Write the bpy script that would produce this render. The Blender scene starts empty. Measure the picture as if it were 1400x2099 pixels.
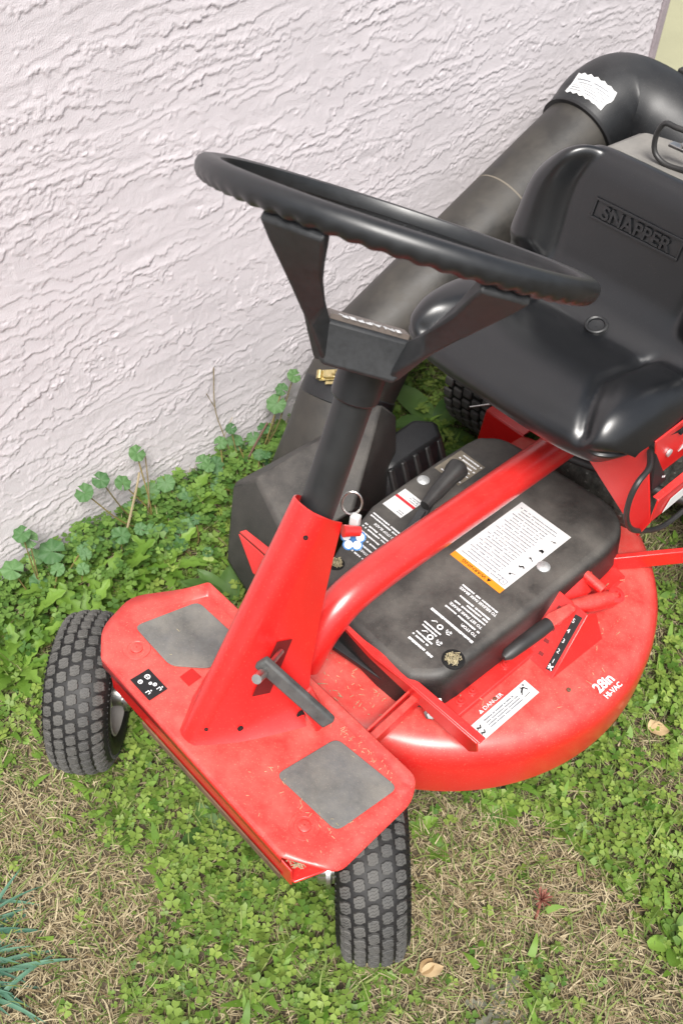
import bpy, math, random
import numpy as np
from mathutils import Vector, Matrix

random.seed(7); rng = np.random.default_rng(7)
S = bpy.context.scene
COL = S.collection

# ------------------------------------------------------------------ camera
cam = bpy.data.cameras.new('camera'); co = bpy.data.objects.new('camera', cam); COL.objects.link(co)
AZ, PI_, RO = -0.784678, 0.813966, 0.060067
fw = Vector((math.sin(AZ)*math.cos(PI_), math.cos(AZ)*math.cos(PI_), -math.sin(PI_)))
rt = Vector((math.cos(AZ), -math.sin(AZ), 0)); up = rt.cross(fw)
r1 = rt*math.cos(RO) + up*math.sin(RO); u1 = r1.cross(fw)
CAMPOS = Vector((0.58944, -0.39699, 1.40613))
M = Matrix((r1, u1, -fw)).transposed().to_4x4(); M.translation = CAMPOS
co.matrix_world = M
cam.sensor_fit = 'VERTICAL'; cam.sensor_height = 36; cam.sensor_width = 24
cam.lens = 2057.03/2099*36; cam.clip_start = 0.05; cam.clip_end = 500
cam.dof.use_dof = True; cam.dof.focus_distance = 1.35; cam.dof.aperture_fstop = 9.0
S.camera = co

# ------------------------------------------------------------------ world, sun, exposure
SUN_EL, SUN_DIR = 56, Vector((0.62, -0.55, 0))
W = bpy.data.worlds.new('World'); S.world = W; W.use_nodes = True
nt = W.node_tree; nt.nodes.clear()
sky = nt.nodes.new('ShaderNodeTexSky'); sky.sky_type = 'NISHITA'; sky.sun_disc = False
sky.sun_elevation = math.radians(SUN_EL); sky.sun_rotation = math.atan2(SUN_DIR.x, SUN_DIR.y)
sky.air_density = 1.0; sky.dust_density = 4.0; sky.ozone_density = 1.0
hs = nt.nodes.new('ShaderNodeHueSaturation'); hs.inputs['Saturation'].default_value = 0.42
bg = nt.nodes.new('ShaderNodeBackground'); bg.inputs['Strength'].default_value = 0.055
wo = nt.nodes.new('ShaderNodeOutputWorld')
nt.links.new(sky.outputs[0], hs.inputs['Color']); nt.links.new(hs.outputs[0], bg.inputs['Color']); nt.links.new(bg.outputs[0], wo.inputs['Surface'])
sl = bpy.data.lights.new('sun', 'SUN'); so = bpy.data.objects.new('sun', sl); COL.objects.link(so)
sl.energy = 1.9; sl.angle = math.radians(27); sl.color = (1, .965, .92)
sd = SUN_DIR.normalized()*math.cos(math.radians(SUN_EL)) + Vector((0, 0, math.sin(math.radians(SUN_EL))))
so.rotation_euler = (-sd).to_track_quat('-Z', 'Y').to_euler()
S.view_settings.view_transform = 'Standard'; S.view_settings.look = 'None'
S.view_settings.exposure = 1.42; S.view_settings.gamma = 1

# ------------------------------------------------------------------ materials
def N(t, ty, **kw):
    n = t.nodes.new(ty)
    for k, v in kw.items():
        if k in n.inputs: n.inputs[k].default_value = v
        else: setattr(n, k, v)
    return n
def mat(name, col, rough=.5, metal=0, spec=.5, coat=0, var=None, dust=None, bump=None, speck=None, sub=0, trans=0):
    """var=(scale, amount)  dust=(colour, amount, scale, upward)  bump=(scale, distance)  speck=(colour, amount, scale)"""
    m = bpy.data.materials.new(name); m.use_nodes = True; t = m.node_tree; b = t.nodes['Principled BSDF']
    b.inputs['Roughness'].default_value = rough; b.inputs['Metallic'].default_value = metal
    b.inputs['Specular IOR Level'].default_value = spec
    if coat: b.inputs['Coat Weight'].default_value = coat; b.inputs['Coat Roughness'].default_value = .26
    L = t.links.new
    tc = N(t, 'ShaderNodeTexCoord'); src = None
    rgb = N(t, 'ShaderNodeRGB'); rgb.outputs[0].default_value = (*col, 1); src = rgb.outputs[0]
    rsrc = None
    if var:
        n = N(t, 'ShaderNodeTexNoise', Scale=var[0], Detail=6.0, Roughness=.65); L(tc.outputs['Object'], n.inputs['Vector'])
        mr = N(t, 'ShaderNodeMapRange'); mr.inputs[1].default_value = .3; mr.inputs[2].default_value = .7
        mr.inputs[3].default_value = 1-var[1]; mr.inputs[4].default_value = 1+var[1]; L(n.outputs[0], mr.inputs[0])
        mx = N(t, 'ShaderNodeVectorMath', operation='SCALE'); L(src, mx.inputs[0]); L(mr.outputs[0], mx.inputs['Scale']); src = mx.outputs[0]
    if dust:
        n = N(t, 'ShaderNodeTexNoise', Scale=dust[2], Detail=8.0, Roughness=.7); L(tc.outputs['Object'], n.inputs['Vector'])
        mr = N(t, 'ShaderNodeMapRange'); mr.inputs[1].default_value = .38; mr.inputs[2].default_value = .72
        mr.inputs[3].default_value = dust[1]*.25; mr.inputs[4].default_value = dust[1]; L(n.outputs[0], mr.inputs[0])
        f = mr.outputs[0]
        if dust[3]:
            g = N(t, 'ShaderNodeNewGeometry'); sp = N(t, 'ShaderNodeSeparateXYZ'); L(g.outputs['Normal'], sp.inputs[0])
            m2 = N(t, 'ShaderNodeMapRange'); m2.inputs[1].default_value = .2; m2.inputs[2].default_value = .95; L(sp.outputs[2], m2.inputs[0])
            mm = N(t, 'ShaderNodeMath', operation='MULTIPLY'); L(f, mm.inputs[0]); L(m2.outputs[0], mm.inputs[1]); f = mm.outputs[0]
        mx = N(t, 'ShaderNodeMix', data_type='RGBA'); L(f, mx.inputs[0]); L(src, mx.inputs[6]); mx.inputs[7].default_value = (*dust[0], 1); src = mx.outputs[2]
        ra = N(t, 'ShaderNodeMapRange'); ra.inputs[3].default_value = rough; ra.inputs[4].default_value = .9; L(f, ra.inputs[0]); rsrc = ra.outputs[0]
    if speck:
        n = N(t, 'ShaderNodeTexNoise', Scale=speck[2], Detail=2.0, Roughness=.5); L(tc.outputs['Object'], n.inputs['Vector'])
        mr = N(t, 'ShaderNodeMapRange'); mr.inputs[1].default_value = .62; mr.inputs[2].default_value = .72; mr.inputs[4].default_value = speck[1]; L(n.outputs[0], mr.inputs[0])
        mx = N(t, 'ShaderNodeMix', data_type='RGBA'); L(mr.outputs[0], mx.inputs[0]); L(src, mx.inputs[6]); mx.inputs[7].default_value = (*speck[0], 1); src = mx.outputs[2]
    L(src, b.inputs['Base Color'])
    if rsrc: L(rsrc, b.inputs['Roughness'])
    if bump:
        n = N(t, 'ShaderNodeTexNoise', Scale=bump[0], Detail=4.0); L(tc.outputs['Object'], n.inputs['Vector'])
        bp = N(t, 'ShaderNodeBump', Strength=1.0, Distance=bump[1]); L(n.outputs[0], bp.inputs['Height']); L(bp.outputs[0], b.inputs['Normal'])
    return m
def leafmat(name, c0, c1, rough=.5, trans=.25, vein=0):
    """colour runs c0..c1 by the per-piece random number 'rnd' and a soft noise"""
    m = bpy.data.materials.new(name); m.use_nodes = True; t = m.node_tree; L = t.links.new
    b = t.nodes['Principled BSDF']; b.inputs['Roughness'].default_value = rough; b.inputs['Specular IOR Level'].default_value = .35
    at = N(t, 'ShaderNodeAttribute', attribute_name='rnd')
    tc = N(t, 'ShaderNodeTexCoord'); n = N(t, 'ShaderNodeTexNoise', Scale=60.0, Detail=3.0); L(tc.outputs['Object'], n.inputs['Vector'])
    mm = N(t, 'ShaderNodeMath', operation='MULTIPLY_ADD'); L(n.outputs[0], mm.inputs[0]); mm.inputs[1].default_value = .5; L(at.outputs['Fac'], mm.inputs[2])
    ms = N(t, 'ShaderNodeMath', operation='SUBTRACT'); L(mm.outputs[0], ms.inputs[0]); ms.inputs[1].default_value = .25; ms.use_clamp = True
    mx = N(t, 'ShaderNodeMix', data_type='RGBA'); L(ms.outputs[0], mx.inputs[0]); mx.inputs[6].default_value = (*c0, 1); mx.inputs[7].default_value = (*c1, 1)
    L(mx.outputs[2], b.inputs['Base Color'])
    if trans:
        tr = N(t, 'ShaderNodeBsdfTranslucent'); L(mx.outputs[2], tr.inputs['Color'])
        ad = N(t, 'ShaderNodeMixShader'); ad.inputs[0].default_value = trans
        L(b.outputs[0], ad.inputs[1]); L(tr.outputs[0], ad.inputs[2]); L(ad.outputs[0], t.nodes['Material Output'].inputs['Surface'])
    return m

TAN = (.42, .33, .21)
RED = mat('red_paint', (.66, .014, .013), .28, coat=.8, var=(9, .06), dust=((.60, .17, .14), .20, 14, 1), speck=((.6, .36, .24), .12, 420), bump=(220, .00008))
REDDUSTY = mat('red_paint_dusty', (.66, .015, .014), .34, coat=.65, var=(9, .06), dust=((.58, .23, .18), .48, 24, 1), speck=((.62, .42, .28), .30, 520))
BLKRUB = mat('black_rubber', (.012, .0125, .0135), .42, spec=.7, var=(30, .25), dust=((.07, .065, .058), .35, 20, 0))
TREADM = mat('tread_rubber', (.050, .051, .051), .6, var=(60, .3), dust=((.19, .18, .16), .5, 40, 0), bump=(900, .0002))
TYREDK = mat('tyre_rubber_dark', (.005, .005, .0055), .55, var=(40, .3), dust=((.03, .027, .023), .25, 25, 0))
PAD = mat('worn_rubber_mat', (.080, .085, .090), .85, var=(13, .55), dust=((.26, .245, .21), .75, 15, 0), speck=((.4, .36, .3), .2, 500), bump=(500, .0003))
VINYL = mat('black_vinyl', (.0060, .0068, .0082), .33, spec=.8, coat=.18, var=(40, .1), bump=(900, .00004), speck=((.12, .12, .12), .15, 700))
PLAST = mat('black_plastic', (.0095, .0102, .0115), .36, var=(18, .25), dust=((.068, .070, .073), .35, 11, 1), speck=((.2, .19, .17), .2, 600), bump=(700, .0001))
BOLTM = mat('dull_zinc', (.6, .62, .62), .55, metal=.7, var=(200, .2))
PLASTD = mat('dusty_black_plastic', (.0125, .0127, .013), .38, spec=.6, var=(12, .4), dust=((.135, .124, .110), .92, 11, 1), speck=((.25, .22, .18), .25, 600), bump=(500, .0001))
DUCT = mat('dusty_duct_plastic', (.010, .010, .0098), .32, spec=.7, var=(9, .5), dust=((.075, .066, .053), .7, 12, 0), bump=(300, .0002))
WHEELM = mat('steering_wheel_plastic', (.0105, .0118, .0135), .33, spec=.75, var=(60, .2), dust=((.026, .029, .032), .22, 30, 0), bump=(1200, .00005))
COLM = mat('column_rubber', (.011, .0122, .0135), .36, spec=.7, var=(20, .25), dust=((.045, .047, .046), .35, 16, 0), bump=(900, .0001))
STEEL = mat('zinc_steel', (.62, .62, .60), .3, metal=1, var=(80, .2))
RIMM = mat('grey_painted_rim', (.34, .34, .33), .5, var=(30, .2), dust=((.2, .17, .13), .5, 30, 0))
GOLD = mat('yellow_zinc_steel', (.72, .60, .30), .3, metal=.9, var=(120, .3))
DARK = mat('dark_hollow', (.006, .006, .006), .9)
RUST = mat('rusty_steel', (.09, .06, .04), .8, var=(40, .5), dust=((.25, .14, .07), .6, 50, 0))
WHITEL = mat('white_label', (.70, .71, .72), .45, var=(50, .04), dust=((.55, .5, .4), .25, 40, 0))
ORANGEL = mat('orange_label', (.80, .27, .02), .45)
REDL = mat('red_label', (.55, .02, .03), .45)
BLACKL = mat('black_print', (.012, .012, .013), .5)
GREYPRINT = mat('grey_print', (.16, .17, .19), .5)
WPRINT = mat('white_print', (.78, .79, .80), .5, var=(300, .12))
BLUEK = mat('blue_enamel', (.02, .16, .45), .3)
CREAMK = mat('white_enamel', (.82, .82, .84), .25)
ENGM = mat('grey_engine_cover', (.17, .165, .155), .7, var=(20, .25), dust=((.24, .225, .20), .6, 14, 0), bump=(400, .0002))
ENGINE = mat('greasy_engine', (.012, .013, .011), .5, var=(60, .7), dust=((.13, .13, .11), .9, 70, 0), speck=((.4, .4, .36), .5, 120), bump=(60, .006))
CLIPP = mat('dry_clippings', (.36, .31, .19), .95, var=(250, .45), bump=(400, .002))

# ------------------------------------------------------------------ mesh helpers
def frame_from(axis, hint=Vector((0, 0, 1))):
    a = Vector(axis).normalized()
    if abs(a.dot(hint)) > .98: hint = Vector((1, 0, 0))
    x = hint.cross(a).normalized(); y = a.cross(x)
    return x, y, a
def catmull(P, n):
    P = [Vector(p) for p in P]; out = []
    Q = [P[0]*2-P[1]] + P + [P[-1]*2-P[-2]]
    for i in range(1, len(Q)-2):
        for k in range(n):
            t = k/n; a, b, c, d = Q[i-1], Q[i], Q[i+1], Q[i+2]
            out.append(.5*((2*b)+(c-a)*t+(2*a-5*b+4*c-d)*t*t+(3*b-a-3*c+d)*t**3))
    out.append(P[-1]); return out
class MB:
    def __init__(s): s.v = []; s.f = []; s.m = []; s.rn = None
    def add(s, vs, fs, mi=0):
        o = len(s.v); s.v += [tuple(v) for v in vs]; s.f += [tuple(i+o for i in f) for f in fs]; s.m += [mi]*len(fs); return s
    def box(s, c, size, R=None, mi=0):
        c = Vector(c); h = [x/2 for x in size]
        vs = [Vector((sx*h[0], sy*h[1], sz*h[2])) for sz in (-1, 1) for sy in (-1, 1) for sx in (-1, 1)]
        if R is not None: vs = [R @ v for v in vs]
        return s.add([v+c for v in vs], [(0,2,3,1),(4,5,7,6),(0,1,5,4),(2,6,7,3),(0,4,6,2),(1,3,7,5)], mi)
    def beam(s, p0, p1, w, h, upv=(0, 0, 1), mi=0):
        p0, p1 = Vector(p0), Vector(p1); a = (p1-p0); ln = a.length; a.normalize()
        x = a.cross(Vector(upv)).normalized(); z = x.cross(a)
        R = Matrix((a, x, z)).transposed()
        return s.box((p0+p1)/2, (ln, w, h), R, mi)
    def prism(s, pts, ez, origin=(0, 0, 0), mi=0):
        """closed polygon (list of 3D points) swept by vector ez"""
        n = len(pts); o = Vector(origin); a = [Vector(p)+o for p in pts]; b = [p+Vector(ez) for p in a]
        nrm = Vector((0, 0, 0))
        for i in range(n): nrm += a[i].cross(a[(i+1) % n])
        fl = nrm.dot(Vector(ez)) < 0
        F = [tuple(range(n))[::-1], tuple(range(n, 2*n))] + [(i, (i+1) % n, n+(i+1) % n, n+i) for i in range(n)]
        if fl: F = [f[::-1] for f in F]
        return s.add(a+b, F, mi)
    def loft(s, rings, caps=True, mi=0, closed=True):
        n = len(rings[0]); vs = [p for r in rings for p in r]; F = []
        for k in range(len(rings)-1):
            for i in range(n if closed else n-1):
                j = (i+1) % n; F.append((k*n+i, k*n+j, (k+1)*n+j, (k+1)*n+i))
        if caps: F += [tuple(range(n))[::-1], tuple(range((len(rings)-1)*n, len(rings)*n))]
        return s.add(vs, F, mi)
    def tube(s, path, r, n=14, caps=True, mi=0, closed=False):
        P = [Vector(p) for p in path]; k = len(P); rr = r if hasattr(r, '__len__') else [r]*k; rings = []; px = None
        for i in range(k):
            a = (P[min(i+1, k-1)]-P[max(i-1, 0)]) if not closed else (P[(i+1) % k]-P[i-1])
            a.normalize()
            if px is None: px = frame_from(a)[0]
            px = (px-a*px.dot(a)).normalized(); py = a.cross(px)
            rings.append([P[i]+(px*math.cos(2*math.pi*j/n)+py*math.sin(2*math.pi*j/n))*rr[i] for j in range(n)])
        if closed: rings.append(rings[0]); caps = False
        return s.loft(rings, caps, mi)
    def lathe(s, prof, origin=(0, 0, 0), axis=(0, 0, 1), n=32, mi=0):
        x, y, a = frame_from(axis); o = Vector(origin); rings = []
        for r, h in prof:
            r = max(r, 1e-5); rings.append([o+a*h+(x*math.cos(2*math.pi*j/n)+y*math.sin(2*math.pi*j/n))*r for j in range(n)])
        return s.loft(rings, False, mi)
    def grid(s, G, mi=0, flip=False):
        r, c = len(G), len(G[0]); F = []
        for i in range(r-1):
            for j in range(c-1):
                q = (i*c+j, i*c+j+1, (i+1)*c+j+1, (i+1)*c+j); F.append(q[::-1] if flip else q)
        return s.add([p for row in G for p in row], F, mi)
    def text(s, body, size, o, ex, ey, depth=.0004, mi=0, align='LEFT', sx=1.0, bold=0):
        cu = bpy.data.curves.new('t', 'FONT'); cu.body = body; cu.size = size; cu.extrude = depth/2; cu.align_x = align; cu.resolution_u = 3; cu.offset = bold*size
        ob = bpy.data.objects.new('t', cu); COL.objects.link(ob)
        dg = bpy.context.evaluated_depsgraph_get(); me = bpy.data.meshes.new_from_object(ob.evaluated_get(dg))
        o, ex, ey = Vector(o), Vector(ex).normalized(), Vector(ey).normalized(); ez = ex.cross(ey)
        s.add([o+ex*v.co.x*sx+ey*v.co.y+ez*(v.co.z+depth/2) for v in me.vertices], [tuple(p.vertices) for p in me.polygons], mi)
        bpy.data.objects.remove(ob); bpy.data.curves.remove(cu); bpy.data.meshes.remove(me); return s
    def mesh(s, name, mats, ang=38):
        me = bpy.data.meshes.new(name); me.from_pydata(s.v, [], s.f)
        for m in mats: me.materials.append(m)
        me.polygons.foreach_set('material_index', s.m); me.polygons.foreach_set('use_smooth', [True]*len(s.f))
        me.update(); me.set_sharp_from_angle(angle=math.radians(ang))
        if s.rn is not None:
            at = me.attributes.new('rnd', 'FLOAT', 'POINT'); at.data.foreach_set('value', s.rn)
        return me
    def build(s, name, mats, parent=None, ang=38, bevel=None, seg=2):
        if not isinstance(mats, (list, tuple)): mats = [mats]
        return link(name, s.mesh(name, mats, ang), parent, bevel, seg)
def link(name, me, parent=None, bevel=None, seg=2):
    o = bpy.data.objects.new(name, me); COL.objects.link(o)
    if parent: o.parent = parent
    if bevel:
        b = o.modifiers.new('bevel', 'BEVEL'); b.width = bevel; b.segments = seg; b.limit_method = 'ANGLE'; b.angle_limit = math.radians(35); b.harden_normals = False
    return o
def tag(o, label, cat, group=None):
    o['label'] = label; o['category'] = cat
    if group: o['group'] = group
    return o
def empty(name, loc=(0, 0, 0)):
    e = bpy.data.objects.new(name, None); COL.objects.link(e); e.location = loc; e.empty_display_size = .05; return e

# numpy value noise
_T = np.random.default_rng(3).random((256, 256))
def vnoise(x, y):
    xi = np.floor(x).astype(int); yi = np.floor(y).astype(int); fx = x-xi; fy = y-yi
    fx = fx*fx*fx*(fx*(fx*6-15)+10); fy = fy*fy*fy*(fy*(fy*6-15)+10)
    g = lambda i, j: _T[i & 255, j & 255]
    return (g(xi, yi)*(1-fx)+g(xi+1, yi)*fx)*(1-fy)+(g(xi, yi+1)*(1-fx)+g(xi+1, yi+1)*fx)*fy
def fbm(x, y, o=4, g=.5):
    s = 0; a = 1; t = 0
    for k in range(o): s = s+a*vnoise(x*2**k+17.3*k, y*2**k+9.1*k); t += a; a *= g
    return s/t
def grid_mesh(name, X, Y, Z, m):
    r, c = X.shape; idx = np.arange(r*c).reshape(r, c)
    q = np.stack([idx[:-1, :-1], idx[:-1, 1:], idx[1:, 1:], idx[1:, :-1]], -1).reshape(-1, 4)
    me = bpy.data.meshes.new(name); me.vertices.add(r*c); me.vertices.foreach_set('co', np.stack([X, Y, Z], -1).astype(np.float32).ravel())
    me.loops.add(q.size); me.loops.foreach_set('vertex_index', q.ravel().astype(np.int32)); me.polygons.add(len(q))
    me.polygons.foreach_set('loop_start', np.arange(0, q.size, 4, dtype=np.int32)); me.polygons.foreach_set('use_smooth', np.ones(len(q), bool))
    me.update(calc_edges=True); me.materials.append(m); return me

# ================================================================== SETTING
# ground: one sheet, fine near the mower, coarse out to the horizon
def axis_pts(lo, hi, step, far):
    a = np.arange(lo, hi+1e-6, step); k = np.array([.15, .4, .9, 2, 5, 12, 30, far]); return np.concatenate([lo-k[::-1], a, hi+k])
gx, gy = np.meshgrid(axis_pts(-.62, 1.0, .012, 90), axis_pts(-.8, 2.0, .012, 90))
gz = (fbm(gx*9, gy*9, 4)-.5)*.022 - .012
GROUND = mat('soil', (.040, .031, .020), .95, var=(30, .5), dust=((.16, .125, .075), .7, 26, 0), bump=(180, .004))
g = link('ground', grid_mesh('ground', gx, gy, gz, GROUND)); g['kind'] = 'structure'

# house wall with dragged trowel stucco relief
WX = -.60; WY1 = 1.672
yy, zz = np.meshgrid(np.arange(-.75, WY1+.0005, .0021), np.concatenate([np.arange(-.04, 1.12, .0021), np.array([1.2, 1.5, 2.0, 2.6])]))
w1 = fbm(yy*2.3, zz*5, 3); w2 = fbm(yy*9+5, zz*17, 3); w3 = fbm(yy*55, zz*60+3, 2); w4 = fbm(yy*190, zz*190, 2)
sc = .026 + .012*fbm(yy*1.2+9, zz*1.5, 2)
def saw(ph, amp, mask, ex):
    f = ph-np.floor(ph); return amp*(1-f)**ex*mask*np.minimum(1, f/.02)
w5 = fbm(yy*6+5, zz*16, 3)
ph1 = (zz-.13*yy)/sc + 3.2*w1 + 2.2*w5 + .85*w3 + .55*w4
ph2 = (zz-.05*yy)/.020 + 3.2*fbm(yy*3+20, zz*8+4, 3) + 2.2*fbm(yy*9+1, zz*20+8, 3) + .65*w3 + .45*w4
ph3 = (yy+.6*zz)/.034 + 3.0*fbm(yy*5+2, zz*5+14, 3) + 2.0*w2 + .9*w3 + .4*w4
m1 = np.clip((fbm(yy*6+31, zz*24, 3)-.38)*6, 0, 1); m2 = np.clip((fbm(yy*9+3, zz*30+12, 3)-.41)*7, 0, 1); m3 = np.clip((fbm(yy*10+77, zz*10+40, 3)-.52)*8, 0, 1)
h = saw(ph1, .0014, m1, 2.2) + saw(ph2, .0011, m2, 2.2) + saw(ph3, .0008, m3, 2.3) + .0012*(w5-.5) + .0008*(w3-.5) + .0005*(w4-.5)
h[zz > 1.12] = 0
STUCCO = mat('lilac_stucco', (.640, .602, .625), .9, spec=.2, var=(2.2, .05), bump=(500, .0008))
wall = empty('house_wall', (WX, .45, 0)); tag(wall, 'pale lilac stucco house wall with ragged trowel ridges behind the mower', 'wall')
sk = link('stucco_face', grid_mesh('stucco_face', WX+h, yy, zz, STUCCO), wall); sk.matrix_parent_inverse = Matrix.Translation((-WX, -.45, 0))
TRIM = mat('mauve_trim', (.36, .31, .33), .8, var=(20, .1), bump=(120, .001))
ct = MB().box((WX-.10, WY1+.012, 1.28), (.215, .022, 2.64)).build('corner_trim', TRIM, wall, bevel=.004); ct.matrix_parent_inverse = sk.matrix_parent_inverse
bk = MB().box((WX-.112, .45, 1.28), (.19, 2.40, 2.64)).build('wall_core', STUCCO, wall); bk.matrix_parent_inverse = sk.matrix_parent_inverse
# paved yard seen past the corner
YARD = mat('olive_concrete', (.33, .32, .205), .9, var=(1.5, .08), bump=(60, .002))
yd = MB().box((-3.3, 5.2, .0), (5.2, 5.4, .05)).build('concrete_yard', YARD, bevel=.01); yd['kind'] = 'structure'

# ================================================================== MOWER
mower = tag(empty('riding_mower', (0, .4, 0)), 'red rear-engine riding mower with black seat, steering wheel and grass duct beside the wall', 'lawn mower')
INV = Matrix.Translation((0, -.4, 0))
_build = MB.build
def part(mb, name, mats, parent=mower, **kw):
    o = mb.build(name, mats, parent, **kw)
    if parent is mower: o.matrix_parent_inverse = INV
    return o

# ---------------- front wheels
R0, TW = .1195, .090
def crown(u):  # tyre radius at lateral position u
    a = abs(u)/(TW/2); return R0-.0028 - .0125*a**2.2 - .11*max(0, a-.76)**1.7
BLOCKS = [-.0345, -.01725, 0, .01725, .0345]; NB = 37
def tread_block_mesh(u0):
    edge = abs(u0) > .03
    w = .0071 if not edge else .0068; l = .0079
    out = [(-.55*w, -l), (.25*w, -l), (.62*w, -.72*l), (w, -.62*l), (w, .15*l), (.82*w, .35*l), (.9*w, .8*l), (.55*w, l), (-.25*w, l), (-.62*w, .72*l), (-w, .62*l), (-w, -.15*l), (-.82*w, -.35*l), (-.9*w, -.8*l)]
    if u0 < 0: pass
    b = MB()
    def P(u, v, hh):
        a = v/R0; r = crown(u0+u)+hh; return (u0+u, r*math.sin(a), r*math.cos(a))
    H = .0040
    r0 = [P(u*1.04, v*1.04, -.001) for u, v in out]; r1_ = [P(u, v, H-.0006) for u, v in out]; r2 = [P(u*.9, v*.9, H) for u, v in out]
    n = len(out)
    b.loft([r0, r1_, r2], False)
    b.add(r2, [tuple(range(n))])
    # raised zig-zag ribs between the sipes
    for off in (-.0042, 0.0, .0042):
        z = [(-.62*w, off-.0022), (-.12*w, off-.0004), (.12*w, off-.0016), (.62*w, off+.0014)]
        for (ua, va), (ub, vb) in zip(z[:-1], z[1:]):
            t = .00105
            q = [P(ua, va-t, H-.0002), P(ub, vb-t, H-.0002), P(ub, vb+t, H-.0002), P(ua, va+t, H-.0002)]
            q2 = [P(ua, va-t*.7, H+.0009), P(ub, vb-t*.7, H+.0009), P(ub, vb+t*.7, H+.0009), P(ua, va+t*.7, H+.0009)]
            b.loft([q, q2], False); b.add(q2, [(0, 1, 2, 3)])
    return b
def make_front_wheel(cx, cy, steer, camb, side):
    """tyre is the part; rim, hub and tread blocks are its pieces.  side=+1: inner (hub) side faces +x"""
    prof = []
    for k in range(13):
        u = -TW/2+TW*k/12; prof.append((crown(u), u))
    hw_ = TW/2
    full = [(.058, -.028), (.062, -.036), (.076, -hw_-.001), (.088, -hw_-.0025)] + prof + [(.088, hw_+.0025), (.076, hw_+.001), (.062, .036), (.058, .028), (.055, 0), (.058, -.028)]
    b = MB().lathe(full, axis=(1, 0, 0), n=64)
    # short sidewall ribs on the shoulder
    for sgn in (-1, 1):
        for k in range(72):
            a = 2*math.pi*k/72; R = Matrix.Rotation(-a, 3, 'X')
            b.box(R @ Vector((sgn*(TW/2+.0012), 0, .0915)), (.0012, .0020, .010), R)
    o = b.build('front_wheel', TYREDK, mower, ang=50)
    Rm = Matrix.Rotation(steer, 4, 'Z') @ Matrix.Rotation(-camb, 4, 'Y')
    o.matrix_parent_inverse = INV; o.matrix_basis = Matrix.Translation((cx, cy, R0-.004)) @ Rm
    # rim (dished steel)
    s = side
    rb = MB().lathe([(.058, s*.036), (.064, s*.043), (.061, s*.044), (.052, s*.034), (.047, s*.006), (.030, s*.004), (.024, s*.012), (.001, s*.012)], axis=(1, 0, 0), n=40)
    rb.lathe([(.058, -s*.036), (.064, -s*.043), (.061, -s*.044), (.052, -s*.034), (.047, -s*.010), (.001, -s*.010)], axis=(1, 0, 0), n=40)
    rb.build('rim', RIMM, o)
    hb = MB().lathe([(.001, s*.072), (.0185, s*.072), (.020, s*.070), (.020, s*.036), (.024, s*.033), (.024, s*.010), (.001, s*.010)], axis=(1, 0, 0), n=28)
    hb.lathe([(.001, s*.074), (.008, s*.074), (.008, s*.085), (.012, s*.085), (.012, s*.089), (.001, s*.089)], axis=(1, 0, 0), n=20)
    hb.build('hub', STEEL, o)
    MB().lathe([(.0235, s*.054), (.0265, s*.054), (.0265, s*.060), (.0195, s*.060)], axis=(1, 0, 0), n=28).build('dust_cap', STEEL, o)
    rest = MB(); Winv = (Matrix.Translation((cx, cy, R0)) @ Rm); cl = Winv.inverted() @ CAMPOS
    for i, u0 in enumerate(BLOCKS):
        bm_ = tread_block_mesh(u0); me = bm_.mesh('tread_block', [TREADM], 30)
        for k in range(NB):
            a = 2*math.pi*(k+.5*(i % 2))/NB
            nrm = Vector((0, math.sin(a), math.cos(a))); pos = nrm*R0+Vector((u0, 0, 0))
            if nrm.dot((cl-pos).normalized()) > -.02 and (Winv @ pos).z > .006:
                t = link('tread_block', me, o); t.rotation_euler = (-a, 0, 0)
            else:
                R = Matrix.Rotation(-a, 3, 'X'); rest.add([R @ Vector(v) for v in bm_.v], bm_.f)
    ro = rest.build('tread', TREADM, o, ang=30); ro['kind'] = 'stuff'
    return o
DL, DR = math.radians(45.9), math.radians(47.6)
KP, KY, OFF = .1722, -.0076, .0885
WLc = (-KP-OFF*math.cos(DL)-.010, KY-OFF*math.sin(DL)+.001); WRc = (KP+OFF*math.cos(DR), KY+OFF*math.sin(DR))
make_front_wheel(*WLc, DL, -.02, +1); make_front_wheel(*WRc, DR, .059, -1)

# ---------------- front axle beam, kingpins and spindles
zp = lambda x, y: .273+.0204*x-.0974*y
b = MB()
b.prism([(-.176, -.060, .195), (.208, -.060, .203), (.208, -.060, .243), (-.176, -.060, .235)], (0, -.003, 0))
b.prism([(-.176, -.058, .238), (.208, -.058, .246), (.225, -.012, .246), (-.185, -.012, .238)], (0, 0, -.004))
b.prism([(-.176, -.058, .197), (.208, -.058, .205), (.225, -.012, .205), (-.185, -.012, .197)], (0, 0, -.004))
part(b, 'axle_beam', RED, bevel=.0015)
part(MB().prism([(-.10, -.0645, .190), (.19, -.0645, .199), (.19, -.0645, .211), (-.10, -.0645, .202)], (0, -.002, 0)), 'lower_edge_strip', RUST)
for sx, d in ((-1, DL), (1, DR)):
    k = Vector((sx*KP+.010, KY, .22)); e = Vector((sx*math.cos(d), sx*math.sin(d), 0))
    b = MB().lathe([(.001, -.10), (.0125, -.10), (.0125, .035), (.001, .035)], origin=k+Vector((0, 0, .0)), n=20)
    b.tube([k+Vector((0, 0, -.095)), k+e*.02+Vector((0, 0, -.097)), k+e*.05+Vector((0, 0, -.098))], .0095, 14)
    part(b, 'spindle', STEEL)
    part(MB().beam(k+Vector((0, 0, -.055)), k+Vector((-e.y*.02, e.x*.02+.035, -.06)), .018, .006), 'steering_arm', RED, bevel=.001)
b = MB(); r_ = random.Random(9)
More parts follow.
